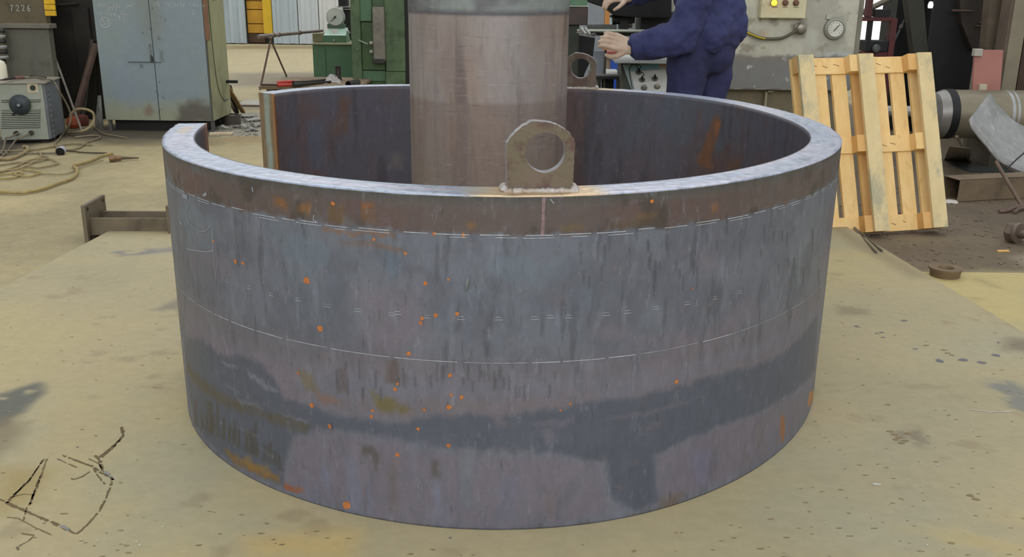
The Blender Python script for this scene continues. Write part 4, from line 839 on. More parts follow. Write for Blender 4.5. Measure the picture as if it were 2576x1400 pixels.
MB().box((x0+.05, CY+.1, FLOOR), (x1-.08, CY+cdep-.1, cz0-.002)).build('under_shade_box', mat((24, 22, 20)), cbn)  # near-black box put between the legs as the shade under the cabinet
b = MB(); X2 = x1+.0215; P = [np.array([X2, CY+.12, 1.3]), np.array([X2, CY+.14, .8]), np.array([X2, CY+.2, .4]), np.array([X2, CY+.36, .22]), np.array([X2+.01, CY+.5, .21])]
b.tube(smooth_path(P), .005, 6); b.build('conduit', mat((70, 72, 56)), cbn, smooth=True)
b = MB(); P = [np.array([X2, CY+.28, 1.32]), np.array([X2, CY+.3, 1.19])]; b.tube(P, .014, 8); b.build('cable_gland', dk, cbn, smooth=True)
ax = MB()
def cw(t, px, py, hpx, adv=.8, w=.0045, Yc=CY): q = V(px, py, Yc-.001); h = hpx*(Yc+3.5)/F_PX; write(ax, t, q, UX, UZ, NF, h, adv, w, .003)
cw('DonyulSp  Ha', 248, 17, 9, .78, .0038); cw('2967', 273, 27.5, 9, .9, .0038); cw('b onep', 252, 38, 8, .82, .0038); cw('aunnM', 288, 38, 7, 1.0, .0038); cw('2381', 277, 51, 11, .92, .004); cw('58', 258, 64, 13, .8)
cx, cz = V(265, 56.5, CY)[0], V(265, 56.5, CY)[2]; ax.ribbon([(cx+.047*math.cos(t), CY-.001, cz+.047*math.sin(t)) for t in np.linspace(0, 6.3, 30)], NF, .005, .003)
ax.build('chalk_writing', CHALK, dl_)
ax = MB(); cw('Ob 4545x50 EDH i', 388, 16, 10, .78, .0036, CY-.004); cw('8', 484, 38, 12, .8, .004, CY-.004); ax.build('chalk_writing', CHALK, dr_)
q = V(570, 206, CY+.5); tag(MB().box((x1+.02, CY+.5, q[2]-.012), (V(596, 206, CY+.5)[0], CY+.54, q[2]+.016)).build('black_bar', mat((26, 24, 22)), None, origin=(x1, CY+.5, q[2])), 'short black bar sticking out behind the cabinet side', 'bar')
# scrap corner by the cabinet
q = G(582, 312); dr2 = thing('drum_ring', q, 'brown drum-shaped steel ring lying beside the cabinet', 'ring')
MB().lathe([(.075, 0), (.098, 0), (.1, .01), (.1, .085), (.105, .09), (.105, .1), (.085, .1), (.085, .03), (.075, .0)], q, seg=32).build('drum_wall', mat((92, 86, 80), (74, 68, 62), .6, .3, 8), dr2, smooth=True)
MB().lathe([(0, .02), (.09, .02), (.09, .085), (0, .088)], q, seg=28).build('drum_cover', mat((140, 130, 120), (120, 110, 100), .6, .2, 8), dr2, smooth=True)
q = G(548, 312); tag(MB().lathe([(0, 0), (.07, 0), (.085, .03), (.07, .08), (0, .09)], q, (.3, .1, 1), 16).build('dark_lump', mat((36, 34, 34)), None, smooth=True, origin=q), 'black round lump between cabinet and drum ring', 'lump')
def plank(label, a, b_, w, t, m, name='plank', cat='plank', up=(0, -1., 0)):
    a = np.asarray(a, float); b_ = np.asarray(b_, float); d = b_-a; L = np.linalg.norm(d); d /= L; up = np.asarray(up, float); s = np.cross(d, up); s /= np.linalg.norm(s); n = np.cross(s, d)
    return tag(MB().obox(a, (d, s, n), (0, -w/2, -t/2), (L, w/2, t/2)).build(name, m, None, bevel=.002, origin=a), label, cat)
plank('worn yellow board leaning on the right side of the cabinet', G(612, 287)+[0, 0, .02], V(572, 218, 6.6), .05, .02, mat((170, 134, 80), (120, 96, 66), .7, 0, 8))
plank('dark board leaning beside the yellow one', G(596, 288)+[0, 0, .02], V(576, 215, 6.75), .05, .02, mat((70, 58, 48), (54, 46, 40), .7, 0, 8))
plank('grey-brown bent board at the foot of the leaning boards', G(592, 285)+[0, 0, .02], V(574, 248, 6.7), .04, .02, mat((124, 112, 96), (100, 90, 78), .7, 0, 8))
b = MB(); b.fbox(603, 668, 266, 285, 8.0, .5, FLOOR); tag(b.build('dark_beam', mat((22, 20, 19)), None, origin=V(640, 285, 8)), 'black beam end on the floor left of the ring gap', 'beam')
tag(MB().fbox(590, 668, 263, 265.5, 7.98, .5).build('beam_strip', mat((176, 170, 158)), None, origin=V(640, 265, 7.98)), 'pale strip lying along the black beam', 'strip')
for i, (a, c_, w, l, an) in enumerate([(620, 296, .12, .2, .3), (640, 305, .1, .22, .8), (605, 322, .07, .15, -.2), (632, 330, .08, .12, .5), (560, 325, .06, .13, .1), (648, 318, .09, .14, 1.2)]):
    q = G(a, c_); u = np.array([math.cos(an), math.sin(an), 0]); v = np.array([-math.sin(an), math.cos(an), 0]); b = MB(); n = 8
    vs = []
    for k in range(n+1):
        t = k/n; z = .008+.022*math.sin(t*math.pi)+.008*math.sin(t*9+i)+.01; vs += [q+u*(t-.5)*l+v*w/2+UP*z, q+u*(t-.5)*l-v*w/2+UP*(z*.7)]
    b.add(vs, [(2*k, 2*k+1, 2*k+3, 2*k+2) for k in range(n)]); o = b.build('metal_shaving', mat((150, 150, 144), (118, 118, 110), .45, .4, 10), None, smooth=True, origin=q)
    o.modifiers.new('thickness', 'SOLIDIFY').thickness = .004; tag(o, 'crumpled grey sheet scrap in the heap beside the drum ring', 'scrap', 'sheet scraps in the heap beside the drum ring')
q = G(557, 339); tag(MB().obox(q+[0, 0, .012], ((.97, .2, 0), (-.2, .97, 0), (0, 0, 1)), (-.11, -.045, -.012), (.11, .045, .01)).build('wood_offcut', mat((196, 180, 150), (170, 152, 124), .7), None, bevel=.004, origin=q), 'pale wood offcut on the floor left of the ring gap', 'offcut')
b = MB()
for i in range(260):
    q = G(random.uniform(535, 650), random.uniform(292, 343)); s = random.uniform(.004, .018)
    b.obox(q+[0, 0, s*.3], (np.array([math.cos(i), math.sin(i), random.uniform(-.3, .3)]), np.array([-math.sin(i), math.cos(i), 0.]), UP), (-s, -s*.4, -s*.3), (s, s*.4, s*.3))
tag(b.build('floor_rubble', mat((150, 146, 136), (112, 106, 96), .8, 0, 20), None, origin=G(590, 320)), 'grey rubble and chips littering the floor by the drum ring', 'rubble', kind='stuff')

# ---- I-section beam with end plates (lower left)
bm0 = G(214, 612); m_st = mat((112, 102, 84), (98, 88, 72), .6, .15, 7, dirt=(82, 72, 58), dscale=6)
hb = thing('steel_beam', bm0, 'short rusty brown H-section beam with bolted end plates, beyond the floor plate', 'beam')
yA = bm0[1]; zT = V(207, 517, yA)[2]; far = None
for yy in np.linspace(yA, yA+1.0, 200):
    if V(255, 489, yy)[2] >= 0 and abs(V(255, 489, yy)[2]-zT) < .01: far = yy; break
xA = bm0[0]; yB_ = None
# far top corner: same height as near top corner
qf = G(254, 489, zT); yB_ = qf[1]; xf = qf[0]
d_ = np.array([xf-xA, yB_-yA, 0]); wpl = np.linalg.norm(d_); d_ /= wpl; nrm = np.array([d_[1], -d_[0], 0])
def endplate(o):
    b = MB(); b.obox(o, (d_, nrm, UP), (0, 0, 0), (wpl, .022, zT-FLOOR)); return b
endplate(bm0).build('end_plate', m_st, hb, bevel=.002)
for uu in (.12, .88):
    for vv in (.12, .88): MB().lathe([(0, 0), (.011, 0), (.011, .0012), (0, .0012)], bm0+d_*wpl*uu+UP*(zT-FLOOR)*vv+nrm*.0225, nrm, 12).build('bolt_hole', mat((30, 26, 22)), hb)
Lb = .47; e2 = bm0+nrm*Lb
b = endplate(e2); b.build('end_plate', m_st, hb, bevel=.002)
fz1 = V(330, 527, yA+.2)[2]; fz0 = FLOOR+.035
for uu, nm in ((.2, 'flange'), (.78, 'flange')): MB().obox(bm0+d_*wpl*uu, (d_, nrm, UP), (-.008, .02, fz0-FLOOR), (.008, Lb, (zT-FLOOR)*.62)).build(nm, m_st, hb, bevel=.002)
MB().obox(bm0+d_*wpl*.5, (d_, nrm, UP), (-wpl*.3, .022, (zT-FLOOR)*.33), (wpl*.28, Lb, (zT-FLOOR)*.33+.01)).build('web', m_st, hb)

# =================================================================== MIDDLE BACKGROUND
# pipe on an A-shaped stand
st = thing('pipe_stand', G(690, 210), 'thin A-frame stand of brown rods carrying a long pipe', 'stand')
m_rd = mat((110, 88, 76), (90, 72, 62), .6, .2, 8); yS = 10.2; apex = V(681, 100, yS); 
tA = V(650, 92, yS); tB_ = V(812, 77, 11.3)
MB().tube([apex, G(654, 226)], .014, 8).build('leg', m_rd, st, smooth=True)
MB().tube([apex, G(721, 192)], .014, 8).build('leg', m_rd, st, smooth=True)
MB().tube([apex+[-.02, 0, .02], apex+[.02, 0, .02]], .022, 8).build('saddle', m_rd, st, smooth=True)
pp = thing('long_pipe', tA, 'long grey-brown pipe resting on the A-frame stand', 'pipe')
MB().tube([tA, tA+(tB_-tA)*.3], .028, 12).build('pipe_section', mat((140, 128, 122), (120, 108, 102), .5, .3), pp, smooth=True)
MB().tube([tA+(tB_-tA)*.3, tA+(tB_-tA)*.62], .024, 12).build('pipe_section', mat((128, 116, 108), (108, 98, 92), .5, .3), pp, smooth=True)
MB().tube([tA+(tB_-tA)*.6, tB_], .020, 12).build('pipe_section', mat((112, 100, 94), (96, 86, 80), .5, .3), pp, smooth=True)
for k in (.22, .3, .62): q = tA+(tB_-tA)*k; MB().tube([q, q+(tB_-tA)*.012], .032, 12).build('collar', m_rd, pp, smooth=True)
# green console
GY = 11.35; m_g1 = mat((80, 114, 84), (72, 104, 76), .5, 0, 2, dirt=(64, 92, 62), dscale=3, damt=(.58, .75)); m_g2 = mat((86, 106, 74), (72, 94, 66), .55, 0, 2.4, dirt=(50, 62, 40), dscale=3.5, damt=(.5, .66))
gc = thing('green_console', (V(840, 200, GY)[0], GY, FLOOR), 'green cabinet with sloping top box and round dial gauge', 'console')
MB().fbox(788, 893, 113, 210, GY, .6, FLOOR).build('cabinet_body', m_g1, gc, bevel=.01)
MB().fbox(784, 890, 108, 113, GY-.05, .68).build('counter', mat((160, 160, 128), (140, 142, 112), .5), gc, bevel=.006)
MB().fbox(819, 820.5, 118, 196, GY-.004, .01).build('door_seam', mat((50, 76, 52)), gc)
a = V(812, 107, GY+.05); b_ = V(872, 107, GY+.05); zt_ = V(812, 90, GY+.05)[2]; zt2 = V(820, 70, GY+.3)[2]
bx = MB().add([(a[0], a[1], a[2]), (b_[0], a[1], a[2]), (b_[0], a[1], zt_), (a[0]+.0, a[1], zt_), (a[0]+.05, a[1]+.35, a[2]), (b_[0], a[1]+.35, a[2]), (b_[0]-.02, a[1]+.3, zt2), (a[0]+.06, a[1]+.3, zt2)],
 [(0, 1, 2, 3), (3, 2, 6, 7), (7, 6, 5, 4), (0, 3, 7, 4), (1, 5, 6, 2), (0, 4, 5, 1)]).build('dial_base', m_g1, gc)
MB().add([(a[0]+.01, a[1]-.004, zt_+.006), (b_[0]-.01, a[1]-.004, zt_+.006), (b_[0]-.02, a[1]+.29, zt2+.006), (a[0]+.06, a[1]+.29, zt2+.006)], [(0, 1, 2, 3)]).build('sloping_panel', mat((172, 198, 184), (150, 176, 160), .4), gc)
q = V(842, 80, GY+.15); MB().box((q[0]-.05, q[1]-.02, q[2]-.035), (q[0]+.05, q[1]+.0, q[2]+.035)).build('label_card', mat((214, 190, 190), (224, 220, 214), .5), gc)
MB().fbox(823, 867, 60, 72, GY+.3, .1).build('dial_neck', mat((84, 104, 84)), gc, bevel=.01)
q = V(843, 43, GY+.3); ww = 22*(GY+3.8)/F_PX
MB().lathe([(0, 0), (ww*.94, 0), (ww, .01), (ww, .1), (0, .1)], q, (0, 1, 0), 36).build('dial_rim', mat((150, 158, 150)), gc, smooth=True)
MB().lathe([(0, 0), (ww*.9, 0), (ww*.9, .004), (0, .004)], q+[0, -.005, 0], (0, 1, 0), 36).build('dial_face', mat((196, 200, 190), None, .5), gc)
b = MB(); b.tube([q+[0, -.012, 0], q+[-.075, -.012, -.075]], [.007, .003], 6); b.lathe([(0, 0), (.016, 0), (.016, .008), (0, .008)], q+[0, -.016, 0], (0, 1, 0), 12); b.build('dial_needle', dk, gc)
MB().fbox(786, 813, 84, 106, GY+.06, .3).build('side_bin', mat((128, 112, 84), (104, 112, 76), .6), gc, bevel=.01)
q = V(841, 101, GY+.04); MB().lathe([(0, 0), (.018, 0), (.014, -.03), (0, -.03)], q, (0, 1, 0), 12).build('knob', mat((180, 180, 172), None, .3, .5), gc, smooth=True)
q = V(877, 78, GY+.2); MB().tube([q+[-.03, 0, .02], q+[.0, -.03, .0], q+[.02, -.03, -.03]], .012, 8).build('lever', mat((190, 192, 186), None, .3, .5), gc, smooth=True)
bp = thing('black_post', (V(868, 30, GY+.8)[0], GY+.8, FLOOR), 'black box post standing behind the green console', 'post')
MB().fbox(851, 874, 0, 16, GY+.8, .2, None, 1.9).build('post_head', mat((30, 32, 32)), bp, bevel=.01)
MB().fbox(864, 882, 18, 110, GY+.85, .2, FLOOR).build('post_body', mat((40, 44, 42)), bp, bevel=.01)
MB().fbox(848, 878, 16, 19, GY+.7, .3).build('bracket', mat((150, 152, 144)), bp)
MB().fbox(858, 878, 22, 24.5, GY+.7, .3).build('bracket', mat((150, 152, 144)), bp)
# tall green machine
MY = 10.3; gm = thing('green_machine', (V(955, 200, MY)[0], MY, FLOOR), 'tall worn green machine column beside the upright roll', 'machine')
MB().fbox(885, 1027, 10, 210, MY+.1, .8, FLOOR, 2.4).build('machine_body', m_g2, gm, bevel=.01)
MB().fbox(884, 908, 10, 205, MY, .12, FLOOR, 2.4).build('corner_post', m_g2, gm, bevel=.008)
MB().fbox(904, 934, -40, 54, MY+.02, .09).build('upper_cover', m_g1, gm, bevel=.01)
MB().fbox(910, 968, 56, 176, MY+.05, .06).build('side_panel', mat((72, 96, 60), (60, 82, 50), .6, 0, 3), gm, bevel=.005)
MB().fbox(912, 970, 178, 204, MY+.06, .05).build('kick_panel', m_g1, gm, bevel=.005)
MB().fbox(968, 1018, -40, 180, MY, .12).build('front_rib', m_g2, gm, bevel=.01)
MB().fbox(970, 1020, 181, 215, MY-.01, .13, FLOOR).build('front_foot', m_g2, gm, bevel=.01)
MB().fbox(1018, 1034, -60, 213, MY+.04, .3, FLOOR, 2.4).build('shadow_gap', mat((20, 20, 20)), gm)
MB().fbox(937, 968, 17, 153, MY-.08, .16).build('guide_block', mat((132, 126, 114), (100, 96, 90), .45, .3, 4, dirt=(72, 66, 66), dscale=3), gm, bevel=.015)
MB().fbox(937, 968, 148, 160, MY-.09, .17).build('block_foot', mat((46, 50, 50)), gm, bevel=.01)
for (a, c_) in ((937, 108), (937, 130)): q = V(a, c_, MY-.05); MB().lathe([(0, 0), (.028, 0), (.028, .04), (0, .05)], q, (-1, -.2, 0), 12).build('bolt_head', mat((150, 150, 136), None, .4, .4), gm, smooth=True)
q1, q2 = V(902, 101, MY-.02), V(925, 111, MY-.02); MB().tube([q1, q2], .010, 8).build('lever', mat((176, 178, 170), None, .3, .6), gm, smooth=True)
q = V(900, 124, MY-.01); MB().lathe([(0, 0), (.02, 0), (.02, .02), (0, .02)], q, (0, -1, 0), 12).build('bolt_head', m_g1, gm, smooth=True)
# low wooden deck with tools
DY0 = 9.15; dz = .06; dk_ = thing('wooden_platform', G(760, 225), 'low brown wooden platform behind the rear rim of the ring', 'platform')
xL = V(651, 222, DY0)[0]; xR = V(900, 222, DY0)[0]; m_dk = mat((140, 122, 98), (120, 102, 82), .7, 0, 3, dirt=(90, 74, 60), dscale=4)
for k in range(7):
    y0_ = DY0+k*.2; MB().box((xL+.08*k*.2, y0_, dz-.04), (xR, y0_+.19, dz)).build('plank', m_dk, dk_, bevel=.004)
for k in range(3): xx = xL+.15+k*(xR-xL-.3)/2; MB().box((xx-.05, DY0, FLOOR), (xx+.05, DY0+1.4, dz-.04)).build('joist', mat((90, 74, 58)), dk_)
def T(px, py, z): return G(px, py, z)
bcut = thing('bolt_cutter', T(720, 209, dz), 'red-handled cutters lying on the low platform', 'cutter')
MB().tube([T(697, 209, dz+.03), T(718, 207, dz+.04), T(742, 206, dz+.03)], [.025, .028, .02], 8).build('handle', mat((196, 60, 50), (170, 48, 40), .5), bcut, smooth=True)
MB().tube([T(698, 214, dz+.02), T(740, 213, dz+.02)], [.02, .018], 8).build('handle', mat((196, 60, 50), (170, 48, 40), .5), bcut, smooth=True)
MB().tube([T(738, 209, dz+.03), T(780, 204, dz+.03)], [.03, .01], 8).build('jaw', dk, bcut, smooth=True)
tool('steel_bar', 'long dark bar lying on the platform, upper of two', 'bar', [T(742, 208, dz+.02), T(790, 204, dz+.03), T(818, 201, dz+.03)], .018, dk)
tool('steel_bar', 'long dark bar lying on the platform, lower of two', 'bar', [T(738, 214, dz+.03), T(775, 211, dz+.03), T(832, 205, dz+.02)], [.03, .022, .014], dk)
tool('steel_bar', 'dark rod end at the left of the red-handled cutters', 'bar', [T(657, 213, dz+.02), T(697, 214, dz+.02)], .014, mat((74, 56, 46)))
b = MB(); n1, n2 = 14, 9; vs = []
for i in range(n1):
    for j in range(n2):
        q = T(815+42*i/(n1-1), 214-14*j/(n2-1)-6*math.sin(i/(n1-1)*3), dz); e_ = math.sin(math.pi*i/(n1-1))*math.sin(math.pi*j/(n2-1)); vs.append(q+UP*(.005+.09*e_*(.6+.4*math.sin(i*1.7+j*2.3))))
b.add(vs, [(i*n2+j, (i+1)*n2+j, (i+1)*n2+j+1, i*n2+j+1) for i in range(n1-1) for j in range(n2-1)]); tag(b.build('rag', mat((176, 172, 168), (146, 140, 136), .7, 0, 12), None, smooth=True, origin=T(836, 208, dz)), 'crumpled whitish rag at the right end of the platform', 'rag')
q = T(851, 201, dz); tag(MB().lathe([(0, 0), (.055, 0), (.04, .05), (.036, .17), (.05, .18), (.05, .19), (.03, .19), (.028, .1), (0, .1)], q, seg=16).build('dark_sleeve', mat((56, 44, 44), (44, 36, 36), .5, .2), None, smooth=True, origin=q), 'upright dark sleeve in front of the green cabinet', 'sleeve')
q = T(876, 212, dz+.05); tag(MB().lathe([(.03, 0), (.045, 0), (.045, .25), (.03, .25)], q, (.35, .95, 0), 18, closed=True).build('short_tube', mat((40, 36, 34), (30, 28, 28), .5, .2), None, smooth=True, origin=q), 'short black tube lying at the right end of the platform', 'tube')
tool('short_bar', 'black bar end lying beside the short black tube', 'bar', [T(888, 213, dz+.04), T(892, 205, dz+.04)], .03, mat((30, 28, 28)))

# =================================================================== RIGHT OF THE ROLL
dg = thing('dark_machine', (.4, 2.5, FLOOR), 'dark olive machine post just right of the upright roll', 'machine')
SY = 2.5
MB().fbox(1395, 1455, 55, 240, SY, .14, FLOOR).build('post', mat((52, 60, 48), (40, 44, 38), .6, 0, 5), dg, bevel=.005)
MB().fbox(1395, 1479, 16.5, 63, SY-.03, .2).build('head_block', mat((74, 62, 58), (60, 52, 50), .6, 0, 5), dg, bevel=.006)
MB().fbox(1395, 1479, -90, 14, SY-.02, .2).build('green_cover', mat((92, 124, 96), (78, 108, 82), .5, 0, 8), dg, bevel=.004)
MB().fbox(1395, 1480, 14, 16.5, SY-.04, .22).build('bright_lip', mat((190, 200, 186), None, .4), dg)
b = MB(); P = [(V(a, c_, SY+.2)[0], V(a, c_, SY+.2)[2]) for a, c_ in ((1452, 88), (1497, 96), (1492, 140), (1470, 186), (1466, 240), (1452, 240))]; b.prism(P, (0, SY+.2, 0), (1, 0, 0), (0, 0, 1), (0, 1, 0), 0, .1); b.build('black_guard', mat((34, 34, 38)), dg)
hd = thing('black_hood', (.9, 2.9, FLOOR), 'black curved machine hood above the control desk', 'machine')
P = [(V(a, c_, 2.9)[0], V(a, c_, 2.9)[2]) for a, c_ in ((1476, -60), (1478, 4), (1500, 12), (1522, 19), (1536, 28), (1550, 40), (1575, 42), (1600, 44), (1690, 46), (1690, -60))]
MB().prism(P, (0, 2.9, 0), (1, 0, 0), (0, 0, 1), (0, 1, 0), 0, .3).build('hood_shell', mat((20, 21, 23), (26, 26, 28), .6), hd, bevel=.006)
MB().fbox(1612, 1720, 30, 112, 3.0, .3).build('column', mat((24, 26, 26), (30, 32, 30), .6), hd, bevel=.006)
q1, q2 = V(1540, 50, 3.0), V(1596, 46, 3.0); MB().tube([q1, q2], .032, 14).build('cylinder', mat((60, 60, 60), (40, 40, 42), .4, .4), hd, smooth=True)
q1, q2 = V(1534, 41, 3.0), V(1572, 41, 3.0); MB().tube([q1, q2], .008, 8).build('pipe', mat((150, 150, 148), None, .3, .6), hd, smooth=True)
MB().fbox(1560, 1582, 42, 74, 2.97, .1).build('bracket', mat((52, 52, 52), (44, 44, 44), .6), hd, bevel=.004)
q1, q2 = V(1578, 63, 3.0), V(1590, 63, 3.0); MB().tube([q1, q2], .018, 10).build('spacer', mat((92, 92, 92), None, .4, .4), hd, smooth=True)
MB().fbox(1477, 1552, 62, 73, 2.95, .06).build('rail', mat((108, 112, 108), (92, 96, 92), .5, .2), hd, bevel=.004)
b = MB(); b.fbox(1484, 1600, 76, 90, 3.05, .3); b.build('lower_beam', mat((28, 28, 30)), hd, bevel=.004)
gp_ = thing('grey_cabinet', (V(1500, 36, 6)[0], 6, FLOOR), 'pale grey cabinet with an orange edge seen behind the black hood', 'cabinet')
MB().fbox(1460, 1521, 0, 64, 6, .5, FLOOR, 1.9).build('cabinet_body', mat((140, 146, 152), (130, 136, 142), .5), gp_)
MB().fbox(1521.5, 1534, 24, 64, 5.98, .4, FLOOR).build('orange_edge', mat((200, 140, 76), (184, 126, 70), .6), gp_)
rd = thing('handle_rod', V(1500, 78, 2.3), 'long steel rod held level under the black hood', 'rod')
q1, q2 = V(1452, 77, 2.3), V(1640, 78, 2.3); MB().tube([q1, q2], .009, 10).build('rod_shaft', mat((166, 172, 160), (146, 150, 140), .35, .5), rd, smooth=True)
for (a, c_, r_) in ((1460, 69, .012), (1471, 70, .010)): q = V(a, c_, 2.28); MB().tube([q, q+[.03, 0, -.035]], r_, 8).build('clamp_screw', mat((186, 188, 184), None, .3, .6), rd, smooth=True)
b = MB()
for k in range(6):
    q = V(1458+k*7, 82+k*1.2, 2.28); t_ = np.linspace(0, 2*math.pi, 13)[:-1]; w_ = (UX, UZ) if k % 2 else (UX, (0, 1., 0)); b.tube([q+np.array(w_[0])*.015*math.cos(t)+np.array(w_[1])*.008*math.sin(t) for t in t_], .0032, 6, closed=True)
b.build('chain', mat((150, 150, 146), (110, 110, 108), .35, .6), rd, smooth=True)
# sheets, blue box, side table
sh = MB().fbox(1483, 1521, 128, 240, 3.4, .02, FLOOR).build('grey_sheet', mat((150, 158, 168), (138, 146, 156), .5), None, origin=V(1500, 240, 3.4)); tag(sh, 'pale blue-grey sheet standing behind the rear lug', 'sheet')
b = MB().fbox(1519, 1524, 125, 240, 3.35, .03, FLOOR); tag(b.build('thin_post', mat((84, 86, 76)), None, origin=V(1521, 240, 3.35)), 'thin dark post at the right edge of the blue-grey sheet', 'post')
b = MB().fbox(1522, 1562, 130, 141, 4.5, .3); b.build; rs = b.build('red_shelf', mat((150, 80, 68), (130, 66, 58), .6), None, origin=V(1540, 141, 4.5)); tag(rs, 'faded red shelf edge behind the blue box', 'shelf')
for s_ in ((1524, 1528), (1556, 1560)): pass
b = MB().fbox(1520, 1538, 141, 176, 4.6, .25, FLOOR); tag(b.build('cardboard_panel', mat((158, 146, 122), (140, 128, 106), .7), None, origin=V(1530, 176, 4.6)), 'tan board standing left of the blue box', 'board')
b = MB().fbox(1537, 1562, 144, 177, 4.55, .25, .3); bb = b.build('blue_box', mat((42, 86, 186), (36, 74, 168), .45), None, bevel=.01, origin=V(1549, 177, 4.55)); tag(bb, 'bright blue box behind the small side table', 'box')
tbl = thing('side_table', V(1530, 240, 3.3)*[1, 1, 0]+[0, 0, FLOOR], 'small dark-framed table with pale top left of the control desk', 'table')
tz = V(1525, 192, 3.3)[2]; xa, xb = V(1493, 192, 3.3)[0], V(1566, 192, 3.3)[0]
MB().box((xa, 3.3, tz-.02), (xb, 3.8, tz)).build('table_frame', mat((52, 54, 50)), tbl, bevel=.003)
MB().box((xa+.02, 3.33, tz), (xb, 3.78, tz+.012)).build('table_top', mat((172, 170, 166), (152, 150, 146), .5), tbl)
for (xx, yy) in ((xa+.04, 3.32), (xb-.03, 3.32), (xa+.04, 3.76), (xb-.03, 3.76)): MB().tube([(xx, yy, tz-.02), (xx+.03, yy, FLOOR)], .012, 8).build('leg', mat((70, 72, 66)), tbl, smooth=True)
MB().box((xa+.07, 3.4, FLOOR), (xb-.05, 3.75, tz-.03)).build('shelf_box', mat((30, 30, 34)), tbl)
# control desk
KY = 2.95; cd = thing('control_desk', (V(1610, 240, KY)[0], KY, FLOOR), 'sloping control desk with white knob panel beside the worker', 'console')
dz1 = V(1600, 158, KY+.18)[2]; dz0 = V(1600, 232, KY)[2]-.05; xa = V(1560, 190, KY)[0]; xb = V(1740, 190, KY)[0]
up_ = np.array([0, .28, dz1-dz0]); LU = np.linalg.norm(up_); up_ /= LU; nn_ = np.cross((1., 0, 0), up_)
o0 = np.array([V(1578, 225, KY)[0], KY, dz0]); Wd = xb-o0[0]
MB().add([(o0[0]-.02, KY, FLOOR), (xb, KY, FLOOR), (xb, KY+.5, FLOOR), (o0[0]-.02, KY+.5, FLOOR), (o0[0]-.02, KY, dz0), (xb, KY, dz0), (xb, KY+.5, dz1-.01), (o0[0]-.02, KY+.5, dz1-.01), (o0[0]-.02, KY+.28, dz1-.01), (xb, KY+.28, dz1-.01)],
 [(0, 1, 5, 4), (4, 5, 9, 8), (8, 9, 6, 7), (3, 7, 6, 2), (0, 4, 8, 7, 3), (1, 2, 6, 9, 5), (0, 3, 2, 1)]).build('desk_body', mat((84, 86, 76), (70, 72, 64), .6), cd)
sgn = 1 if nn_[1] < 0 else -1; nf_ = nn_*sgn
def onpanel(px, py):
    r = ray(px, py); k = np.dot(o0+nf_*.014-CAM, nf_)/np.dot(r, nf_); return CAM+r*k
def face(name, px4, h0, h1, m, bevel=0):
    q = [onpanel(*p) for p in px4]; return MB().add([p+nf_*(h0-.014) for p in q]+[p+nf_*(h1-.014) for p in q], [(3, 2, 1, 0), (4, 5, 6, 7), (0, 1, 5, 4), (1, 2, 6, 5), (2, 3, 7, 6), (3, 0, 4, 7)]).build(name, m, cd, bevel=bevel)
face('face_plate', ((1568, 160), (1725, 156), (1725, 236), (1594, 236)), -.004, .006, mat((176, 190, 196), (160, 172, 178), .45))
face('aqua_label', ((1577, 164), (1690, 158), (1690, 171), (1584, 176)), .006, .009, mat((160, 204, 204), (150, 192, 194), .4))
face('orange_label', ((1656, 160), (1690, 158), (1690, 168), (1660, 171)), .009, .011, mat((216, 170, 130), (214, 190, 176), .4))
face('knob_panel', ((1587, 179), (1712, 171), (1712, 236), (1599, 236)), .006, .014, mat((220, 220, 214), (208, 206, 200), .4), .002)
for (a, c_, kk) in ((1615, 202, 0), (1647, 199, 0), (1620, 222, 1), (1653, 219, 2), (1606, 183, 0)):
    q = onpanel(a, c_); kn = MB().lathe([(0, 0), (.021, 0), (.021, .008), (.016, .012), (0, .012)], q, nf_, 18).build('knob', mat((110, 110, 100), (90, 90, 84), .4, .2), cd, smooth=True)
    if kk == 0: MB().obox(q+nf_*.012, ((1, 0, 0), up_, nf_), (-.005, -.018, 0), (.005, .018, .018)).build('pointer', mat((20, 20, 20)), kn, bevel=.002)
    else: MB().lathe([(0, 0), (.014, 0), (.012, .014), (0, .016)], q+nf_*.012, nf_, 14).build('button', mat((150, 146, 140) if kk == 1 else (176, 170, 150)), kn, smooth=True)
MB().obox(np.array([V(1546, 160, KY+.1)[0], KY+.06, dz1+.005]), ((1, 0, 0), (0, 1, .02), (0, 0, 1)), (0, 0, 0), (.72, .5, .014)).build('roof_plate', mat((186, 190, 188), (166, 170, 168), .4, .2), cd, bevel=.002)
b = MB(); q = onpanel(1606, 183); e_ = onpanel(1585, 176)
b.tube(smooth_path([q+nf_*.02, onpanel(1598, 171)+nf_*.03, onpanel(1586, 172)+nf_*.02, onpanel(1583, 185)+nf_*.012, onpanel(1590, 225)+nf_*.01]), .004, 6)
b.tube(smooth_path([q+nf_*.02, onpanel(1610, 174)+nf_*.03, onpanel(1590, 168)+nf_*.025, onpanel(1581, 178)+nf_*.015]), .004, 6)
b.tube(smooth_path([q+nf_*.02, onpanel(1616, 188)+nf_*.02, onpanel(1620, 193)+nf_*.01]), .003, 6)
b.build('loose_wires', mat((60, 68, 48), (80, 84, 60), .5), cd, smooth=True)

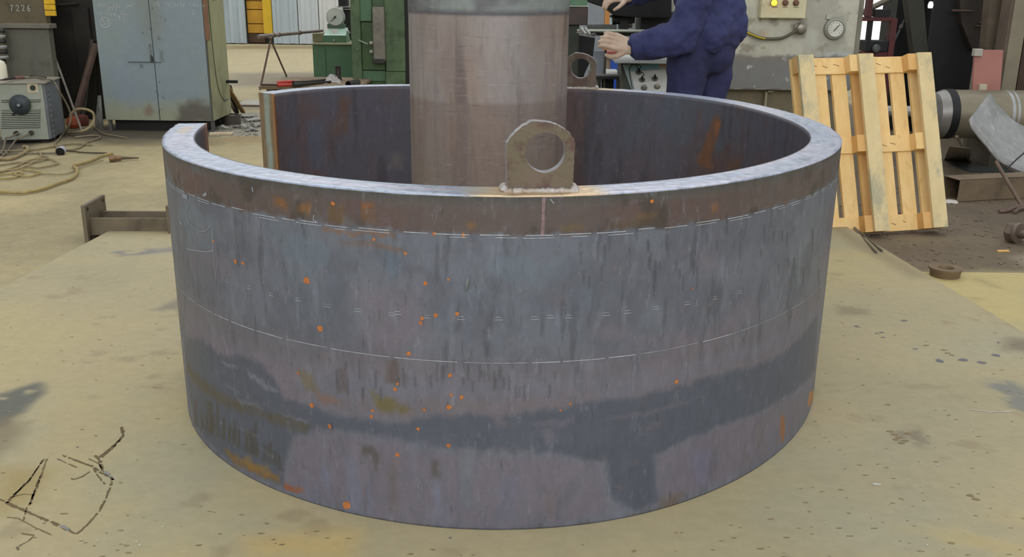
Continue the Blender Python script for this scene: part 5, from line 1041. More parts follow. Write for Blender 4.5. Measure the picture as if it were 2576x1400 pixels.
# ---- big pale machine cabinet
BY = 4.5; bmn = thing('press_cabinet', (2.2, BY, FLOOR), 'large pale grey machine cabinet with gauge and lamp box behind the worker', 'cabinet')
zs_ = V(1950, 222, BY)[2]; xa = V(1690, 120, BY)[0]; xb = V(2153, 90, BY)[0]
nx, ny = 200, 130; U, W = np.meshgrid(np.linspace(xa, xb, nx), np.linspace(zs_, 2.3, ny)); C = np.empty(U.shape+(3,)); C[:] = (184, 182, 166)
C = mixc(C, (164, 162, 148), sstep(.45, .65, fbm(U*5, W*4, 2))); C = mixc(C, (176, 184, 180), sstep(.5, .7, fbm(U*3+4, W*3, 5))*sstep(2.3, 2.6, U)); C = mixc(C, (134, 128, 110), sstep(.64, .76, fbm(U*9, W*9, 8))*.7)
zp = V(1950, 142, BY)[2]; n_ = .05*(fbm(U*9, W*9, 13)-.5)+.03*(fbm(U*30, W*30, 15)-.5)
C = mixc(C, (116, 116, 114), 1-sstep(zp-.01, zp+.02, W+n_)); zq = V(1950, 150, BY)[2]; C = mixc(C, (122, 114, 100), (1-sstep(zp-.01, zp+.01, W+n_))*sstep(zq-.03, zq, W)*.5); C = mixc(C, (176, 174, 168), (1-sstep(zp-.02, zp, W))*sstep(.72, .76, fbm(U*14, W*26, 19)))
pt = lambda a, c_: (V(a, c_, BY)[0], V(a, c_, BY)[2])
for poly, col in (([pt(1990, 60), pt(2030, 60), pt(2025, 95), pt(1995, 95)], (112, 104, 90)), ([pt(2085, 95), pt(2125, 90), pt(2130, 112), pt(2090, 112)], (148, 146, 134)), ([pt(1915, 78), pt(1935, 78), pt(1932, 90), pt(1915, 90)], (190, 160, 134))): C = mixc(C, col, polymask(poly, U, W, .02)*.7)
grid_obj('front_skin', np.stack([U, BY+0*U, W], -1), C, painted('cabinet_paint', .5, 0, 12, .1, bmp=.15), bmn)
MB().box((xa, BY+.002, zs_), (xb, BY+.8, 2.3)).build('cabinet_body', mat((150, 150, 138), (136, 134, 124), .5), bmn)
MB().box((xb-.0, BY-.01, zs_-.0), (xb+.035, BY+.1, 2.3)).build('corner_strip', mat((124, 122, 108), (104, 102, 90), .6), bmn)
MB().box((xa, BY-.006, zs_-.012), (xb, BY+.1, zs_)).build('bottom_lip', mat((140, 138, 130), (80, 78, 74), .5), bmn)
MB().box((xa+.05, BY+.09, FLOOR), (xb-.03, BY+.75, zs_-.012)).build('base', mat((122, 110, 84), (100, 98, 86), .65, 0, 4, dirt=(88, 80, 64), dscale=3), bmn)
b = MB(); q1 = V(1926, 232, BY+.05); 
b.fbox(1923, 1928, 228, 300, BY+.03, .06, FLOOR); b.fbox(1928, 1945, 228, 232, BY+.03, .06); b.build('bracket', mat((150, 144, 118), None, .6), bmn)
cbx = MB().fbox(1917, 2031, -60, 46, BY-.08, .08).build('lamp_box', mat((206, 198, 162), (190, 182, 148), .5, 0, 6, dirt=(150, 142, 110), dscale=9, damt=(.6, .75)), bmn, bevel=.006)
q = V(1947, 7, BY-.08); MB().lathe([(0, 0), (.024, 0), (.022, -.02), (.012, -.03), (0, -.032)], q, (0, 1, 0), 18).build('lamp', glow((255, 168, 40), 4.0), cbx, smooth=True)
MB().lathe([(.024, 0), (.03, 0), (.03, -.008), (.024, -.008)], q, (0, 1, 0), 20, closed=True).build('lamp_bezel', mat((120, 110, 84)), cbx, smooth=True)
for a in (1975, 2002): q = V(a, 7, BY-.08); MB().lathe([(0, 0), (.024, 0), (.024, -.015), (.016, -.03), (0, -.032)], q, (0, 1, 0), 16).build('push_button', mat((112, 76, 62), (90, 60, 50), .5), cbx, smooth=True)
for a in (1950, 1975, 2003): q = V(a, 18, BY-.0805); MB().box((q[0]-.022, q[1]-.001, q[2]-.004), (q[0]+.022, q[1]+.002, q[2]+.002)).build('caption_strip', mat((150, 140, 110)), cbx)
q = V(2099, 72, BY); k = 1/298.
ga = MB().lathe([(0, 0), (26*k, 0), (27*k, -.01), (25*k, -.03), (20*k, -.04), (19*k, -.03), (0, -.03)], q, (0, 1, 0), 36).build('gauge', mat((158, 158, 146), (140, 140, 130), .4, .2), bmn, smooth=True)
MB().lathe([(0, 0), (18.5*k, 0), (18.5*k, -.003), (0, -.003)], q+[0, -.031, 0], (0, 1, 0), 30).build('gauge_face', mat((222, 222, 210), None, .35), ga)
b = MB(); c_ = q+[0, -.036, 0]
b.obox(c_, ((math.cos(.85), 0, math.sin(.85)), (0, 1, 0), (-math.sin(.85), 0, math.cos(.85))), (-.025, -.001, -.003), (.042, .001, .003))
for i in range(11): t = -2.3+i*4.6/10+math.pi/2; d2 = np.array([math.cos(t), 0, math.sin(t)]); b.obox(c_, (d2, (0, 1, 0), (-d2[2], 0, d2[0])), (.044, -.001, -.0012), (.053, .001, .0012))
b.build('gauge_needle', mat((50, 50, 46)), ga)
MB().fbox(2079, 2120, 37, 49, BY-.015, .015).build('name_plate', mat((176, 176, 160), (150, 150, 136), .4, .2), bmn, bevel=.004)
q = V(2013, 71, BY); so = MB().lathe([(0, 0), (.05, 0), (.05, -.012), (.036, -.02), (.036, -.05), (.026, -.055), (0, -.055)], q, (0, 1, 0), 22).build('socket', mat((146, 142, 128), (110, 106, 96), .35, .5), bmn, smooth=True)
MB().tube([q+[-.02, -.04, .02], q+[.005, -.045, .055]], .005, 8).build('socket_latch', mat((150, 146, 134), None, .3, .6), so, smooth=True)
P = smooth_path([q+[-.03, -.04, -.01], V(1995, 82, BY-.05), V(1970, 95, BY-.05), V(1940, 98, BY-.05), V(1912, 95, BY-.05), V(1880, 82, BY-.04), V(1850, 66, BY-.03)])
tag(MB().tube(P, .013, 8).build('cable', mat((92, 90, 72), (80, 78, 62), .6), None, smooth=True, origin=P[0]), 'grey cable sagging from the socket on the pale machine cabinet', 'cable')
P = smooth_path([V(1925, 97.5, BY-.065), V(1905, 92.5, BY-.065), V(1878, 81, BY-.055)]); tag(MB().tube(P, .007, 6).build('sleeve', mat((190, 170, 50)), None, smooth=True, origin=P[0]), 'yellow striped sleeve on the sagging grey cable', 'sleeve')
b = MB()
for (a, b0, b1) in ((2160, 0, 34), (2160, 76, 120)):
    z1 = V(a, b0, BY+.2)[2]; z0 = V(a, b1, BY+.2)[2]; n = int((z1-z0)/.032)+1
    for k in range(n): b.lathe([(0, 0), (.02, 0), (.02, .015), (0, .015)], (xb+.04, BY+.2, z0+k*.032), (0, 1, 0), 10)
b.build('rack_tooth', mat((30, 34, 26)), bmn)

# ---- red steel frame and dark columns at the right
RY = 6.2; rf = thing('red_steel_frame', (V(2205, 140, RY)[0], RY, FLOOR), 'dark red steel frame in front of the bright window', 'frame')
m_red = mat((92, 42, 42), (76, 34, 36), .55, 0, 5, dirt=(60, 34, 32), dscale=6)
MB().fbox(2100, 2246, 43, 53, RY, .1).build('cross_rail', m_red, rf, bevel=.004)
MB().fbox(2060, 2246, 129, 142, RY, .1).build('cross_rail', m_red, rf, bevel=.004)
for (a, c_, y0, y1) in ((2188, 2200, -80, 43), (2234, 2249, 46, 210)): MB().fbox(a, c_, y0, y1, RY-.01, .1, FLOOR if y1 > 200 else None).build('upright', m_red, rf, bevel=.004)
MB().fbox(2183, 2194, 53, 106, RY+.02, .05).build('black_stay', mat((24, 24, 26)), rf)
MB().fbox(2202, 2240, 24, 43, RY, .1).build('black_plate', mat((22, 22, 24)), rf)
MB().fbox(2179, 2234, 103, 130, RY-.02, .25).build('tray', mat((22, 23, 24)), rf, bevel=.006)
q = V(2203, 122, RY-.03); MB().lathe([(0, 0), (.04, 0), (.042, -.02), (.03, -.03), (0, -.03)], q, (0, 1, 0), 20).build('round_cap', mat((120, 124, 122), (60, 62, 62), .3, .6), rf, smooth=True)
b = MB(); q1, q2, q3 = V(2226, 102, RY), V(2226, 92, RY), V(2236, 88, RY); b.tube([q1, q2, q3], .007, 6); b.build('hook', mat((44, 44, 46)), rf, smooth=True)
tool('diagonal_pipe', 'grey pipe slanting across the bright window', 'pipe', [V(2120, 56, RY+.3), V(2240, -4, RY+.3)], .028, mat((120, 112, 100), (100, 92, 82), .5, .2))
m_bk = mat((26, 26, 28), (34, 32, 32), .55, 0, 4, dirt=(42, 38, 36), dscale=3)
bk_ = thing('black_press_frame', (V(2400, 300, 6.4)[0], 6.4, FLOOR), 'massive black machine frame behind the long steel roller', 'machine')
MB().fbox(2246, 2300, 0, 220, 6.6, .4, FLOOR, 2.6).build('side_plate', m_bk, bk_)
MB().fbox(2332, 2500, 0, 240, 6.4, .6, FLOOR, 2.6).build('frame_body', m_bk, bk_, bevel=.01)
P = [(V(a, c_, 6.2)[0], V(a, c_, 6.2)[2]) for a, c_ in ((2273, -60), (2320, -60), (2336, 140), (2348, 300), (2312, 300), (2298, 130))]
MB().prism(P, (0, 6.2, 0), (1, 0, 0), (0, 0, 1), (0, 1, 0), 0, .12).build('slanted_post', mat((56, 56, 48), (48, 48, 42), .6, 0, 4), bk_, bevel=.006)
P = [(V(a, c_, 6.3)[0], V(a, c_, 6.3)[2]) for a, c_ in ((2410, -60), (2500, -60), (2500, 124), (2445, 124), (2420, 60))]
MB().prism(P, (0, 6.3, 0), (1, 0, 0), (0, 0, 1), (0, 1, 0), 0, .1).build('brown_plate', mat((66, 58, 50), (52, 46, 42), .65, 0, 4), bk_, bevel=.005)
q1, q2 = V(2243, 118, 6.4), V(2276, 50, 6.4); MB().tube([q1, q2], .014, 8).build('tie_rod', mat((70, 68, 66), None, .5, .3), bk_, smooth=True)
q = V(2268, 67, 6.38); MB().lathe([(0, -.02), (.022, -.02), (.022, .02), (0, .02)], q, (.4, 0, 1), 6).build('nut', mat((84, 82, 80), None, .4, .4), bk_)
for (a, c_, x2_, y2_) in ((2395, 26, 2445, 28), (2452, 66, 2490, 66), (2462, 57, 2490, 58)): q1, q2 = V(a, c_, 6.28), V(x2_, y2_, 6.28); MB().tube([q1, q2], .012, 6).build('ledge_bar', mat((88, 70, 60), (70, 56, 50), .6), bk_)
q = V(2341, 13, 6.372); tag(MB().lathe([(0, -.03), (.022, -.028), (.026, 0), (.018, .03), (.008, .036), (0, .036)], q, seg=14).build('wall_lamp', glow((240, 240, 232), 1.2), None, smooth=True, origin=q), 'small bright lamp fixed to the black frame beside the slanted post', 'lamp')
P = [(V(a, c_, 5.7)[0], V(a, c_, 5.7)[2]) for a, c_ in ((2498, -60), (2522, -60), (2522, 128), (2480, 128))]
rp_ = thing('slanted_girder', (V(2500, 230, 5.7)[0], 5.7, FLOOR), 'dusty brown slanting girder left of the grey column', 'girder')
MB().prism(P+[], (0, 5.7, 0), (1, 0, 0), (0, 0, 1), (0, 1, 0), 0, .15).build('girder_web', mat((104, 92, 76), (86, 76, 64), .65, 0, 6, dirt=(64, 58, 50), dscale=8), rp_, bevel=.006)
MB().fbox(2478, 2524, 128, 300, 5.72, .12, FLOOR).build('girder_foot', mat((60, 52, 46)), rp_)
gcol = thing('grey_column', (V(2560, 230, 5.4)[0], 5.4, FLOOR), 'dusty olive-grey steel column at the right edge', 'column')
MB().fbox(2531, 2567, 60, 240, 5.4, .2, FLOOR, 2.6).build('column_face', mat((136, 128, 108), (122, 114, 98), .6, 0, 3), gcol, bevel=.006)
MB().fbox(2522, 2532, 60, 240, 5.42, .18, FLOOR, 2.6).build('column_flange', mat((104, 90, 78), (88, 76, 66), .6, 0, 3), gcol)
MB().fbox(2569, 2680, 40, 260, 5.6, .3, FLOOR, 2.6).build('side_wing', mat((76, 56, 42), (60, 46, 38), .6, 0, 4), gcol)
rpn = thing('red_board', (V(2490, 230, 5.2)[0], 5.2, FLOOR), 'faded pink-red board leaning at the grey column', 'board')
P = [(V(a, c_, 5.2)[0], V(a, c_, 5.2)[2]) for a, c_ in ((2453, 125), (2524, 126), (2528, 236), (2460, 236))]
P[2] = (P[2][0], FLOOR); P[3] = (P[3][0], FLOOR)
MB().prism(P, (0, 5.2, 0), (1, 0, 0), (0, 0, 1), (0, 1, 0), 0, .03).build('board', mat((176, 122, 110), (160, 108, 98), .6, 0, 2, dirt=(150, 90, 82), dscale=2), rpn)
MB().fbox(2452, 2473, 123, 142, 5.17, .06).build('corner_block', mat((176, 172, 160), (160, 156, 146), .6), rpn, bevel=.006)
MB().fbox(2464, 2483, 212, 234, 5.17, .06).build('corner_block', mat((196, 188, 164), (180, 172, 150), .6), rpn, bevel=.006)
MB().fbox(2446, 2456, 168, 240, 5.22, .04, FLOOR).build('edge_strip', mat((130, 124, 112)), rpn)

# ---- long steel roller on blocks
PY = 4.6; pz1 = V(2400, 230, PY-.15)[2]; pzb = V(2400, 352, PY-.12)[2]; rr = (pz1-pzb)/2; pc_ = (pz1+pzb)/2
xe = V(2384, 300, PY-rr*.6)[0]; lr = thing('steel_roller', (xe+1, PY, FLOOR), 'large horizontal steel roller with a black band near its end', 'roller')
m_rl = mat((140, 132, 112), (120, 112, 96), .4, .3, 3, dirt=(104, 94, 76), dscale=3, stretch=(.4, 1, 1))
MB().lathe([(0, 0), (rr, 0), (rr, 3.4), (0, 3.4)], (xe+.02, PY, pc_), (1, 0, 0), 56).build('roller_body', m_rl, lr, smooth=True)
MB().lathe([(0, 0), (rr*1.03, 0), (rr*1.03, .065), (0, .065)], (xe, PY, pc_), (1, 0, 0), 56).build('black_band', mat((28, 28, 30)), lr, smooth=True)
MB().lathe([(0, -.10), (rr*.5, -.10), (rr*.86, -.07), (rr*.97, -.02), (rr*1.0, 0), (0, 0)], (xe, PY, pc_), (1, 0, 0), 56).build('end_head', mat((150, 148, 146), (128, 124, 120), .4, .4, 5), lr, smooth=True)
MB().lathe([(0, -.5), (rr*.22, -.5), (rr*.22, -.1), (0, -.1)], (xe, PY, pc_+.02), (1, 0, 0), 24).build('journal', mat((166, 164, 160), (140, 138, 132), .35, .5), lr, smooth=True)
for (a, c_) in ((2548, 2556), (2562, 2568)):
    q1 = V(a, 290, PY-rr)[0]; q2 = V(c_, 290, PY-rr)[0]; MB().lathe([(rr*.99, 0), (rr*1.003, 0), (rr*1.003, q2-q1), (rr*.99, q2-q1)], (q1, PY, pc_), (1, 0, 0), 56).build('wear_mark', mat((172, 174, 176), (146, 146, 142), .35, .4), lr, smooth=True)
for (xx, nm) in ((xe+.35, 'timber block under the steel roller, behind the curved plate'), (xe+1.5, 'timber block carrying the far end of the steel roller')):
    tag(MB().box((xx, PY-.22, FLOOR), (xx+.26, PY+.22, pzb+.02)).build('support_block', mat((92, 84, 72), (78, 70, 60), .7, 0, 6), None, bevel=.006, origin=(xx, PY, FLOOR)), nm, 'block')
# curved scrap plate
cpx = [(2436, 302), (2441, 322), (2460, 346), (2478, 368), (2492, 386), (2506, 402), (2524, 414), (2545, 424), (2576, 437), (2620, 452)]
cpt = [(2486, 236), (2494, 246), (2504, 262), (2518, 276), (2532, 290), (2546, 304), (2562, 314), (2584, 324), (2610, 338), (2650, 356)]
b = MB(); n2 = 7; vs = []
for i, (p, q) in enumerate(zip(cpx, cpt)):
    yl = 3.35+.03*i*.3; yu = 3.9
    for j in range(n2):
        t = j/(n2-1); a = p[0]+(q[0]-p[0])*t+random.uniform(-.6, .6); c_ = p[1]+(q[1]-p[1])*t+random.uniform(-.6, .6); yy = yl+(yu-yl)*t+.09*math.sin(math.pi*t)
        if j == 0: a -= 0
        vs.append(V(a, c_, yy))
b.add(vs, [(i*n2+j, (i+1)*n2+j, (i+1)*n2+j+1, i*n2+j+1) for i in range(len(cpx)-1) for j in range(n2-1)])
cpth = thing('curved_plate', G(2520, 440, .1), 'crumpled grey galvanised plate bent over the square tube', 'plate')
o = b.build('plate_skin', mat((160, 160, 158), (134, 134, 132), .45, .35, 7, dirt=(182, 182, 178), dscale=9, damt=(.55, .7), bmp=.5), cpth, smooth=True); md = o.modifiers.new('thickness', 'SOLIDIFY'); md.thickness = .012
b = MB(); b.tube([V(2533, 424, 3.33), V(2556, 402, 3.42), V(2590, 372, 3.55)], .006, 6); b.build('seam', mat((40, 40, 42)), cpth)
# square tube
tb0 = G(2408, 508); q_top = V(2408, 452, tb0[1])[2]; tdir = (G(2576, 499)-G(2408, 508)); tdir /= np.linalg.norm(tdir); tn = np.array([-tdir[1], tdir[0], 0]); th_ = q_top-FLOOR; tw = .17
sq = thing('square_tube', tb0, 'brown rusty rectangular steel tube lying on the floor, open end left', 'tube')
m_tb = mat((120, 104, 82), (104, 90, 72), .6, .15, 5, dirt=(84, 72, 58), dscale=5)
t_ = .008; sk0 = -.05
for lo, hi, nm in (((0, 0, 0), (2.2, t_, th_), 'tube_wall'), ((sk0, tw-t_, 0), (2.2, tw, th_), 'tube_wall'), ((0, 0, 0), (2.2, tw, t_), 'tube_wall'), ((0, 0, th_-t_), (2.2, tw, th_), 'tube_wall')):
    MB().obox(tb0, (tdir, tn, UP), lo, hi).build(nm, m_tb, sq, bevel=.003)
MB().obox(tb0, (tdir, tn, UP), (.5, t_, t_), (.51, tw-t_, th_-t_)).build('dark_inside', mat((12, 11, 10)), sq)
# small sheets / rods near it
q = G(2465, 425); tag(MB().obox(q, ((1, .05, 0), (-.05, 1, 0), UP), (-.16, -.15, 0), (.22, .2, .008)).build('dark_plate', mat((82, 90, 90), (66, 74, 74), .35, .4, 6), None, origin=q), 'dark greenish plate lying behind the square tube', 'plate')
b = MB(); a, c_, d2, e_ = G(2375, 402), G(2440, 405), V(2442, 374, 4.0), V(2388, 368, 4.0)
b.add([a, c_, d2, e_], [(0, 1, 2, 3)]); o = b.build('pale_sheet', mat((150, 144, 132), (128, 120, 108), .6, .1, 6), None, origin=a); o.modifiers.new('thickness', 'SOLIDIFY').thickness = .006; tag(o, 'pale dusty sheet leaning below the steel roller', 'sheet')
tool('thin_rod', 'pale thin rod leaning upright behind the square tube', 'rod', [G(2441, 408), V(2407, 343, 4.0)], .011, mat((140, 130, 118), (118, 108, 96), .6, .2))
tool('long_rod', 'brown rod leaning on the square tube at the right', 'rod', [G(2574, 523), V(2505, 406, 3.12)], .014, mat((112, 94, 80), (92, 78, 66), .6, .2))
fk = thing('rusty_fork', G(2545, 530), 'flat rusty forked bar lying beside the hexagonal bolt', 'bar')
P = [G(2514, 532, FLOOR+.012), G(2535, 529, FLOOR+.014), G(2556, 520, FLOOR+.03), G(2600, 512, FLOOR+.03)]; b = MB(); b.tube(smooth_path(P), .013, 6); b.build('tine', mat((110, 88, 78), (90, 72, 64), .6, .2), fk, smooth=True)
P = [G(2552, 534, FLOOR+.012), G(2566, 524, FLOOR+.02), G(2600, 520, FLOOR+.02)]; b = MB(); b.tube(smooth_path(P), .011, 6); b.build('tine', mat((110, 88, 78), (90, 72, 64), .6, .2), fk, smooth=True)
bo = thing('hex_bolt', G(2565, 600), 'heavy hexagonal bolt lying at the right edge', 'bolt')
q = G(2556, 585, FLOOR+.06); m_bo = mat((120, 106, 94), (98, 86, 76), .45, .4, 8); d = np.array([.55, -.8, .0]); d /= np.linalg.norm(d)
MB().lathe([(0, -.05), (.05, -.05), (.06, -.04), (.06, .0), (0, .0)], q, d, 6).build('bolt_head', m_bo, bo, bevel=.004)
MB().lathe([(.025, 0), (.062, 0), (.064, .012), (.06, .02), (.025, .02)], q, d, 28, closed=True).build('washer', m_bo, bo, smooth=True)
MB().lathe([(0, .01), (.024, .01), (.024, .12), (.036, .13), (.036, .2), (0, .2)], q, d, 18).build('shank', m_bo, bo, smooth=True)
fc = thing('flanged_collar', G(2370, 724), 'small rusty flanged steel collar lying at the plate edge', 'collar')
q = G(2373, 716, FLOOR); m_fc = mat((124, 104, 78), (106, 90, 70), .6, .2, 10)
MB().lathe([(.034, 0), (.085, 0), (.085, .014), (.07, .016), (.07, .012), (.034, .012)], q, (0, 0, 1), 36, closed=True).build('flange', m_fc, fc, smooth=True)
MB().lathe([(.036, .01), (.068, .01), (.072, .07), (.078, .082), (.078, .092), (.04, .092), (.034, .08)], q, (0, 0, 1), 36, closed=True).build('collar_wall', m_fc, fc, smooth=True)
for i, (pa, pb_, nm) in enumerate((((2142, 566), (2219, 630), 'upper thin steel strip sticking out under the pallet corner'), ((2150, 576), (2205, 634), 'lower thin steel strip sticking out under the pallet corner'))):
    tool('steel_strip', nm, 'strip', [G(*pa, FLOOR+.05), G(*pb_, 0.008)], .006, mat((80, 76, 72), (120, 116, 110), .4, .4))
q = G(2523, 633); tag(MB().obox(q, ((.99, .12, 0), (-.12, .99, 0), UP), (-.035, -.008, 0), (.035, .008, .01)).build('wood_chip', mat((222, 180, 110), (204, 160, 92), .7), None, bevel=.002, origin=q), 'yellow wood chip on the dark floor at the right', 'chip')
q = G(2392, 508); tag(MB().lathe([(0, 0), (.05, 0), (.04, .012), (0, .016)], q, seg=14).build('white_lid', mat((206, 202, 196), (190, 186, 180), .5), None, smooth=True, origin=q), 'white crumpled lid at the open end of the square tube', 'lid')
b = MB()
for i in range(520):
    px = random.uniform(2100, 2600); py = random.uniform(380, 675); q = G(px, py)
    if py > 560+.62*(px-2117): continue
    s = random.uniform(.002, .010); b.obox(q+[0, 0, s*.3], (np.array([math.cos(i), math.sin(i), 0]), np.array([-math.sin(i), math.cos(i), 0.]), UP), (-s*1.6, -s*.5, -s*.3), (s*1.6, s*.5, s*.3))
tag(b.build('floor_grit', mat((132, 118, 100), (88, 78, 66), .85, 0, 60), None, origin=G(2400, 600)), 'grit and small chips littering the dark floor at the right', 'grit', kind='stuff')
b = MB()
for i in range(300):
    px = random.uniform(0, 660); py = random.uniform(352, 700); q = G(px, py)
    if px > 290 and py > 565: continue
    if px < 290 and py > 725-.53*px: continue
    s = random.uniform(.002, .006); b.blob(q, (1, 0, 0), (0, 1, 0), UP, s*2, s, 6, .4, .0008)
tag(b.build('floor_speck', mat((196, 188, 168), (120, 104, 78), .85, 0, 60), None, origin=G(300, 500)), 'tiny specks scattered over the dusty floor at the left', 'grit', kind='stuff')

# =================================================================== PALLET
def rot(v, k, a): v = np.asarray(v, float); k = np.asarray(k, float); return v*math.cos(a)+np.cross(k, v)*math.sin(a)+k*np.dot(k, v)*(1-math.cos(a))
plo = np.array([PLX, PLY, FLOOR]); lean = PLL; u = np.array([math.cos(PLA), math.sin(PLA), 0]); n0 = np.array([-math.sin(PLA), math.cos(PLA), 0]); v = n0*math.sin(lean)+UP*math.cos(lean); w = np.cross(u, v)  # w towards the camera
u, v = rot(u, w, PLR), rot(v, w, PLR)
pal = thing('wooden_pallet', plo, 'yellow wooden pallet leaning upright behind the ring, underside showing', 'pallet')
m_p1 = mat((230, 197, 138), (220, 184, 122), .65, 0, 5, dirt=(206, 166, 104), dscale=7, stretch=(3, 3, .6)); m_p2 = mat((216, 196, 150), (204, 184, 138), .7, 0, 6, dirt=(168, 162, 136), dscale=4, damt=(.48, .62), stretch=(1.5, 1.5, .7)); m_p3 = mat((216, 174, 112), (206, 160, 98), .65, 0, 6)
def pb_(name, lo, hi, m): return MB().obox(plo, (u, v, w), lo, hi).build(name, m, pal, bevel=.002)
DPT = .122; PW_, PH_ = .888, 1.07
for a in (0, .395, .79): pb_('runner_board', (a, 0, DPT-.022), (a+.098, PH_, DPT), m_p2)
for c_ in (0, .485, .97):
    pb_('stringer_board', (0.003, c_, .022), (PW_-.003, c_+.1, .040), m_p1)
    for a, a2 in ((0, .097), (.345, .492), (.738, .887)): pb_('block', (a, c_, .040), (a2, c_+.1, DPT-.022), m_p3 if random.random() < .5 else m_p1)
for k in range(7): a = k*(PW_-.096)/6; pb_('deck_board', (a, 0, 0), (a+.096, PH_, .022), (m_p1, m_p1, m_p1, m_p3)[k % 4])
b = MB()
for (aa, bb2, l) in ((.13, 1.03, .03), (.2, 1.02, .03), (.27, 1.03, .04), (.56, 1.03, .03), (.62, 1.01, .03), (.60, .54, .04), (.55, .53, .03), (.56, .05, .03), (.64, .06, .02)):
    p = plo+u*aa+v*bb2+w*.0405; b.ribbon(densify([p, p+u*l-v*.012], .01), w, .003, .0006)
b.build('knot_mark', mat((110, 74, 40)), pal)
b = MB()
for k in range(34):
    p = plo+u*random.choice([.0, .098, .395, .493, .79])+v*random.uniform(.1, 1.03)+w*(DPT-.004); l = random.uniform(.01, .035); b.tube([p, p+v*l*random.uniform(-1, 1)+u*random.uniform(-.012, .012)+w*.006], [.0018, .0006], 4)
tag(b.build('splinter', mat((226, 196, 140)), pal), kind='stuff')

# =================================================================== WORKER
WYp = 2.12
per = thing('person', (V(1775, 200, WYp)[0], WYp, FLOOR), 'person in navy work jacket and trousers reaching left at the machine', 'person')
def limb(b, pts, seg=14):
    """pts: (pos, radius) chain with rounded ends; separate shells are fused by the voxel remesh"""
    for (p, r), (q, s) in zip(pts[:-1], pts[1:]):
        p = np.asarray(p, float); q = np.asarray(q, float); L = np.linalg.norm(q-p); d = (q-p)/L; prof = []
        for k in range(6): a = math.pi/2*(k/5-1); prof.append((r*math.cos(a), r*math.sin(a)))
        for k in range(6): a = math.pi/2*(k/5); prof.append((s*math.cos(a), L+s*math.sin(a)))
        b.lathe(prof, p, d, seg)
def fuse(o, vox, disp=0, scale=.1, smooth_it=4):
    r = o.modifiers.new('fuse', 'REMESH'); r.mode = 'VOXEL'; r.voxel_size = vox; r.use_smooth_shade = True
    s = o.modifiers.new('relax', 'SMOOTH'); s.factor = .6; s.iterations = smooth_it
    if disp:
        t = bpy.data.textures.new('folds', 'CLOUDS'); t.noise_scale = scale; t.noise_depth = 2
        dd = o.modifiers.new('folds', 'DISPLACE'); dd.texture = t; dd.strength = disp; dd.mid_level = .5; dd.texture_coords = 'LOCAL'
def W_(px, py, dy=0): return V(px, py, WYp+dy)
navy = mat((50, 54, 98), (40, 44, 84), .75, 0, 5, dirt=(36, 38, 70), dscale=5, bmp=.3); navy2 = mat((42, 44, 82), (34, 36, 70), .8, 0, 5, dirt=(30, 32, 58), dscale=5, bmp=.3)
# trousers
hipL, hipR = W_(1735, 112, -.06), W_(1800, 108, .10); kL = np.array([hipL[0]-.03, WYp-.07, .5]); kR = np.array([hipR[0]-.02, WYp+.12, .5]); aL = np.array([kL[0]+.02, WYp-.05, .06]); aR = np.array([kR[0]+.05, WYp+.14, .06])
b = MB(); limb(b, [(hipL, .125), (kL, .098), (aL, .078)]); limb(b, [(hipR, .125), (kR, .098), (aR, .078)]); limb(b, [(hipL+[.0, .02, .03], .125), (hipR+[0, 0, .03], .13)])
limb(b, [(W_(1790, 140, .02), .12), (W_(1790, 100, .02), .12)])
tr = b.build('trousers', navy2, per, smooth=True); fuse(tr, .012, .03, .10)
# jacket
b = MB(); pel = W_(1784, 78, .02); cheb = W_(1762, -70, .0); neck = W_(1722, -170, .0)
limb(b, [(pel+[.0, .03, 0], .165), (W_(1775, 20, .02), .165), (cheb, .17), (W_(1740, -130, 0), .11), (neck, .07)], 20)
limb(b, [(W_(1775, 80, -.05), .15), (W_(1812, 70, .1), .155)]); limb(b, [(W_(1800, 0, .05), .15), (W_(1815, 62, .08), .155)])
shR, shL = W_(1765, -95, -.16), W_(1730, -100, .2); elR = W_(1712, 96, -.2); wrR = W_(1608, 116, -.16)
limb(b, [(shR, .085), (W_(1748, 0, -.2), .092), (elR, .098), (W_(1660, 106, -.19), .090), (wrR, .074)], 16); limb(b, [(cheb, .12), (shR, .09)]); limb(b, [(cheb, .12), (shL, .09)])
elL = W_(1650, -25, .22); wrL = W_(1592, -8, .1); limb(b, [(shL, .085), (elL, .07), (wrL, .05)], 16)
jk = b.build('jacket', navy, per, smooth=True); fuse(jk, .012, .04, .07)
for (o_c, d2, rr2) in ((wrR, wrR-elR, .072), (wrL, wrL-elL, .048)):
    d2 = d2/np.linalg.norm(d2); MB().lathe([(rr2*.8, -.02), (rr2*1.04, -.02), (rr2*1.02, .035), (rr2*.75, .035)], o_c, d2, 18, closed=True).build('cuff', navy, per, smooth=True)
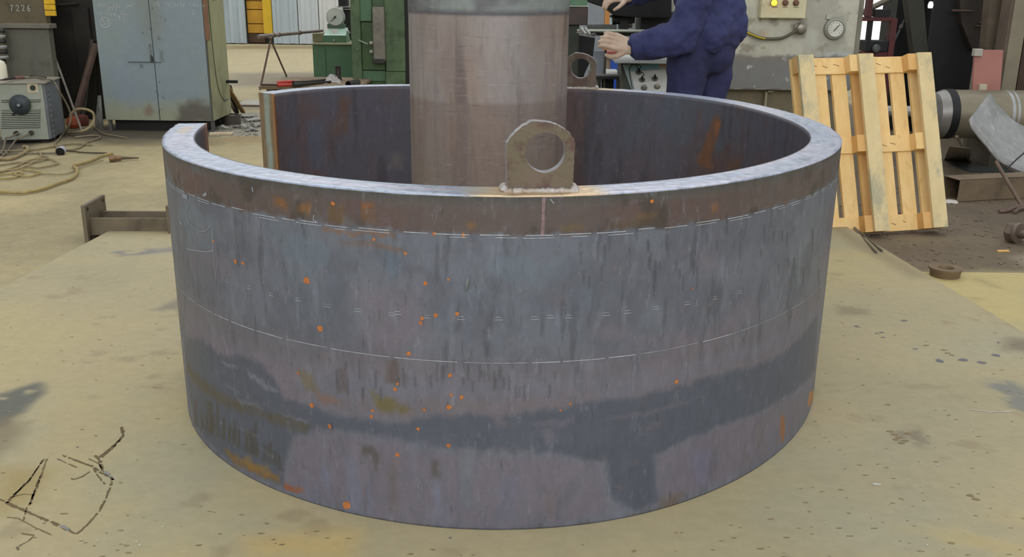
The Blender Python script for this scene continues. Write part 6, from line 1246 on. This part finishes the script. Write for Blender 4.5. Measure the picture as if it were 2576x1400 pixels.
# body: head, neck, hands as one mesh
skin = mat((176, 142, 122), (162, 128, 110), .55, 0, 12); glove = mat((196, 172, 152), (172, 146, 126), .7, 0, 14)
def hand(b, wr, d, pn, s=1.0, curl=.5):
    """wr wrist, d pointing direction, pn palm normal (fingers curl towards it)"""
    d = np.asarray(d, float); d /= np.linalg.norm(d); pn = np.asarray(pn, float); pn = pn-d*np.dot(pn, d); pn /= np.linalg.norm(pn); sd = np.cross(d, pn)
    limb(b, [(wr-d*.05, .026*s), (wr+d*.012, .027*s)], 10)
    for k in (-1, -.33, .33, 1): limb(b, [(wr+d*.01+sd*k*.018*s, .017*s), (wr+d*.088*s+sd*k*.029*s, .0135*s)], 8)
    for k, L in ((-1, .062), (-.33, .075), (.33, .080), (1, .070)):
        p = wr+d*.088*s+sd*k*.029*s; ch = [(p, .0105*s)]; a = 0
        for j, f_ in enumerate((.45, .32, .23)):
            a += curl*(.9 if j else .7); dd = d*math.cos(a)+pn*math.sin(a)+sd*k*.05; p = p+dd*L*f_*s; ch.append((p, (.0098-.0009*j)*s))
        limb(b, ch, 8)
    p = wr+d*.025*s+sd*.030*s; limb(b, [(p-sd*.01, .016*s), (p+d*.03*s+sd*.026*s+pn*.012, .0125*s), (p+d*.058*s+sd*.034*s+pn*.030*s, .0105*s), (p+d*.075*s+sd*.028*s+pn*.042*s, .009*s)], 8)
b = MB()
hc_ = W_(1668, -235, 0); limb(b, [(neck, .058), (neck+(hc_-neck)*.55, .055)]); 
limb(b, [(hc_+[.01, 0, .02], .088), (hc_+[-.015, 0, -.05], .07)], 22)
fz = hc_+np.array([-.085, 0, -.01]); limb(b, [(fz+[0, 0, .015], .010), (fz+[-.022, 0, -.018], .013)], 8)
for s_ in (-1, 1): limb(b, [(hc_+[.012, s_*.088, .01], .016), (hc_+[.012, s_*.09, -.025], .012)], 8); limb(b, [(hc_+[-.075, s_*.032, .025], .012), (hc_+[-.072, s_*.040, .025], .012)], 8)
limb(b, [(hc_+[-.075, -.02, -.062], .010), (hc_+[-.075, .02, -.062], .010)], 8)
hand(b, W_(1592, 120, -.17), W_(1516, 94, -.17)-W_(1592, 120, -.17), (.0, 1.0, -.35), 1.25, .45)
hand(b, W_(1585, -6, .09), W_(1500, -2, .05)-W_(1585, -6, .09), (.1, .3, -1), 1.1, .5)
limb(b, [(neck, .055), (cheb, .08), (pel, .09)], 14)
for sh3, el3, wr3 in ((shR, elR, W_(1592, 120, -.17)), (shL, elL, W_(1585, -6, .09))): limb(b, [(cheb, .05), (sh3, .045), (el3, .036), (wr3, .03)], 12)
limb(b, [(pel, .08), (hipL, .07), (kL, .05), (aL, .04)], 12); limb(b, [(pel, .08), (hipR, .07), (kR, .05), (aR, .04)], 12)
bo_ = b.build('body', glove, per, smooth=True); fuse(bo_, .005, 0, .1, 2)
b = MB(); limb(b, [(hc_+[.02, 0, .045], .094), (hc_+[.045, 0, .0], .078)], 20); hr_ = b.build('hair', mat((60, 48, 38), (44, 36, 30), .8), per, smooth=True); fuse(hr_, .008, .006, .02, 2)
for s_ in (-1, 1): MB().lathe([(0, -.009), (.0085, -.004), (.0095, 0), (.0085, .004), (0, .009)], hc_+[-.084, s_*.034, .012], (1, 0, 0), 12).build('eye', mat((230, 226, 220), None, .2), per, smooth=True)
for a_, nm in ((aL, 0), (aR, 1)):
    b = MB(); limb(b, [(a_*[1, 1, 0]+[.03, 0, FLOOR+.055], .052), (a_*[1, 1, 0]+[-.12, -.01, FLOOR+.045], .044)], 14); limb(b, [(a_+[.01, 0, 0], .06), (a_*[1, 1, 0]+[.02, 0, FLOOR+.06], .055)], 12); sh_ = b.build('shoe', mat((34, 30, 28)), per, smooth=True); fuse(sh_, .009, 0, .1, 2)
    MB().box((a_[0]-.165, a_[1]-.05, FLOOR), (a_[0]+.085, a_[1]+.045, FLOOR+.018)).build('sole', mat((22, 20, 20)), per, bevel=.006)
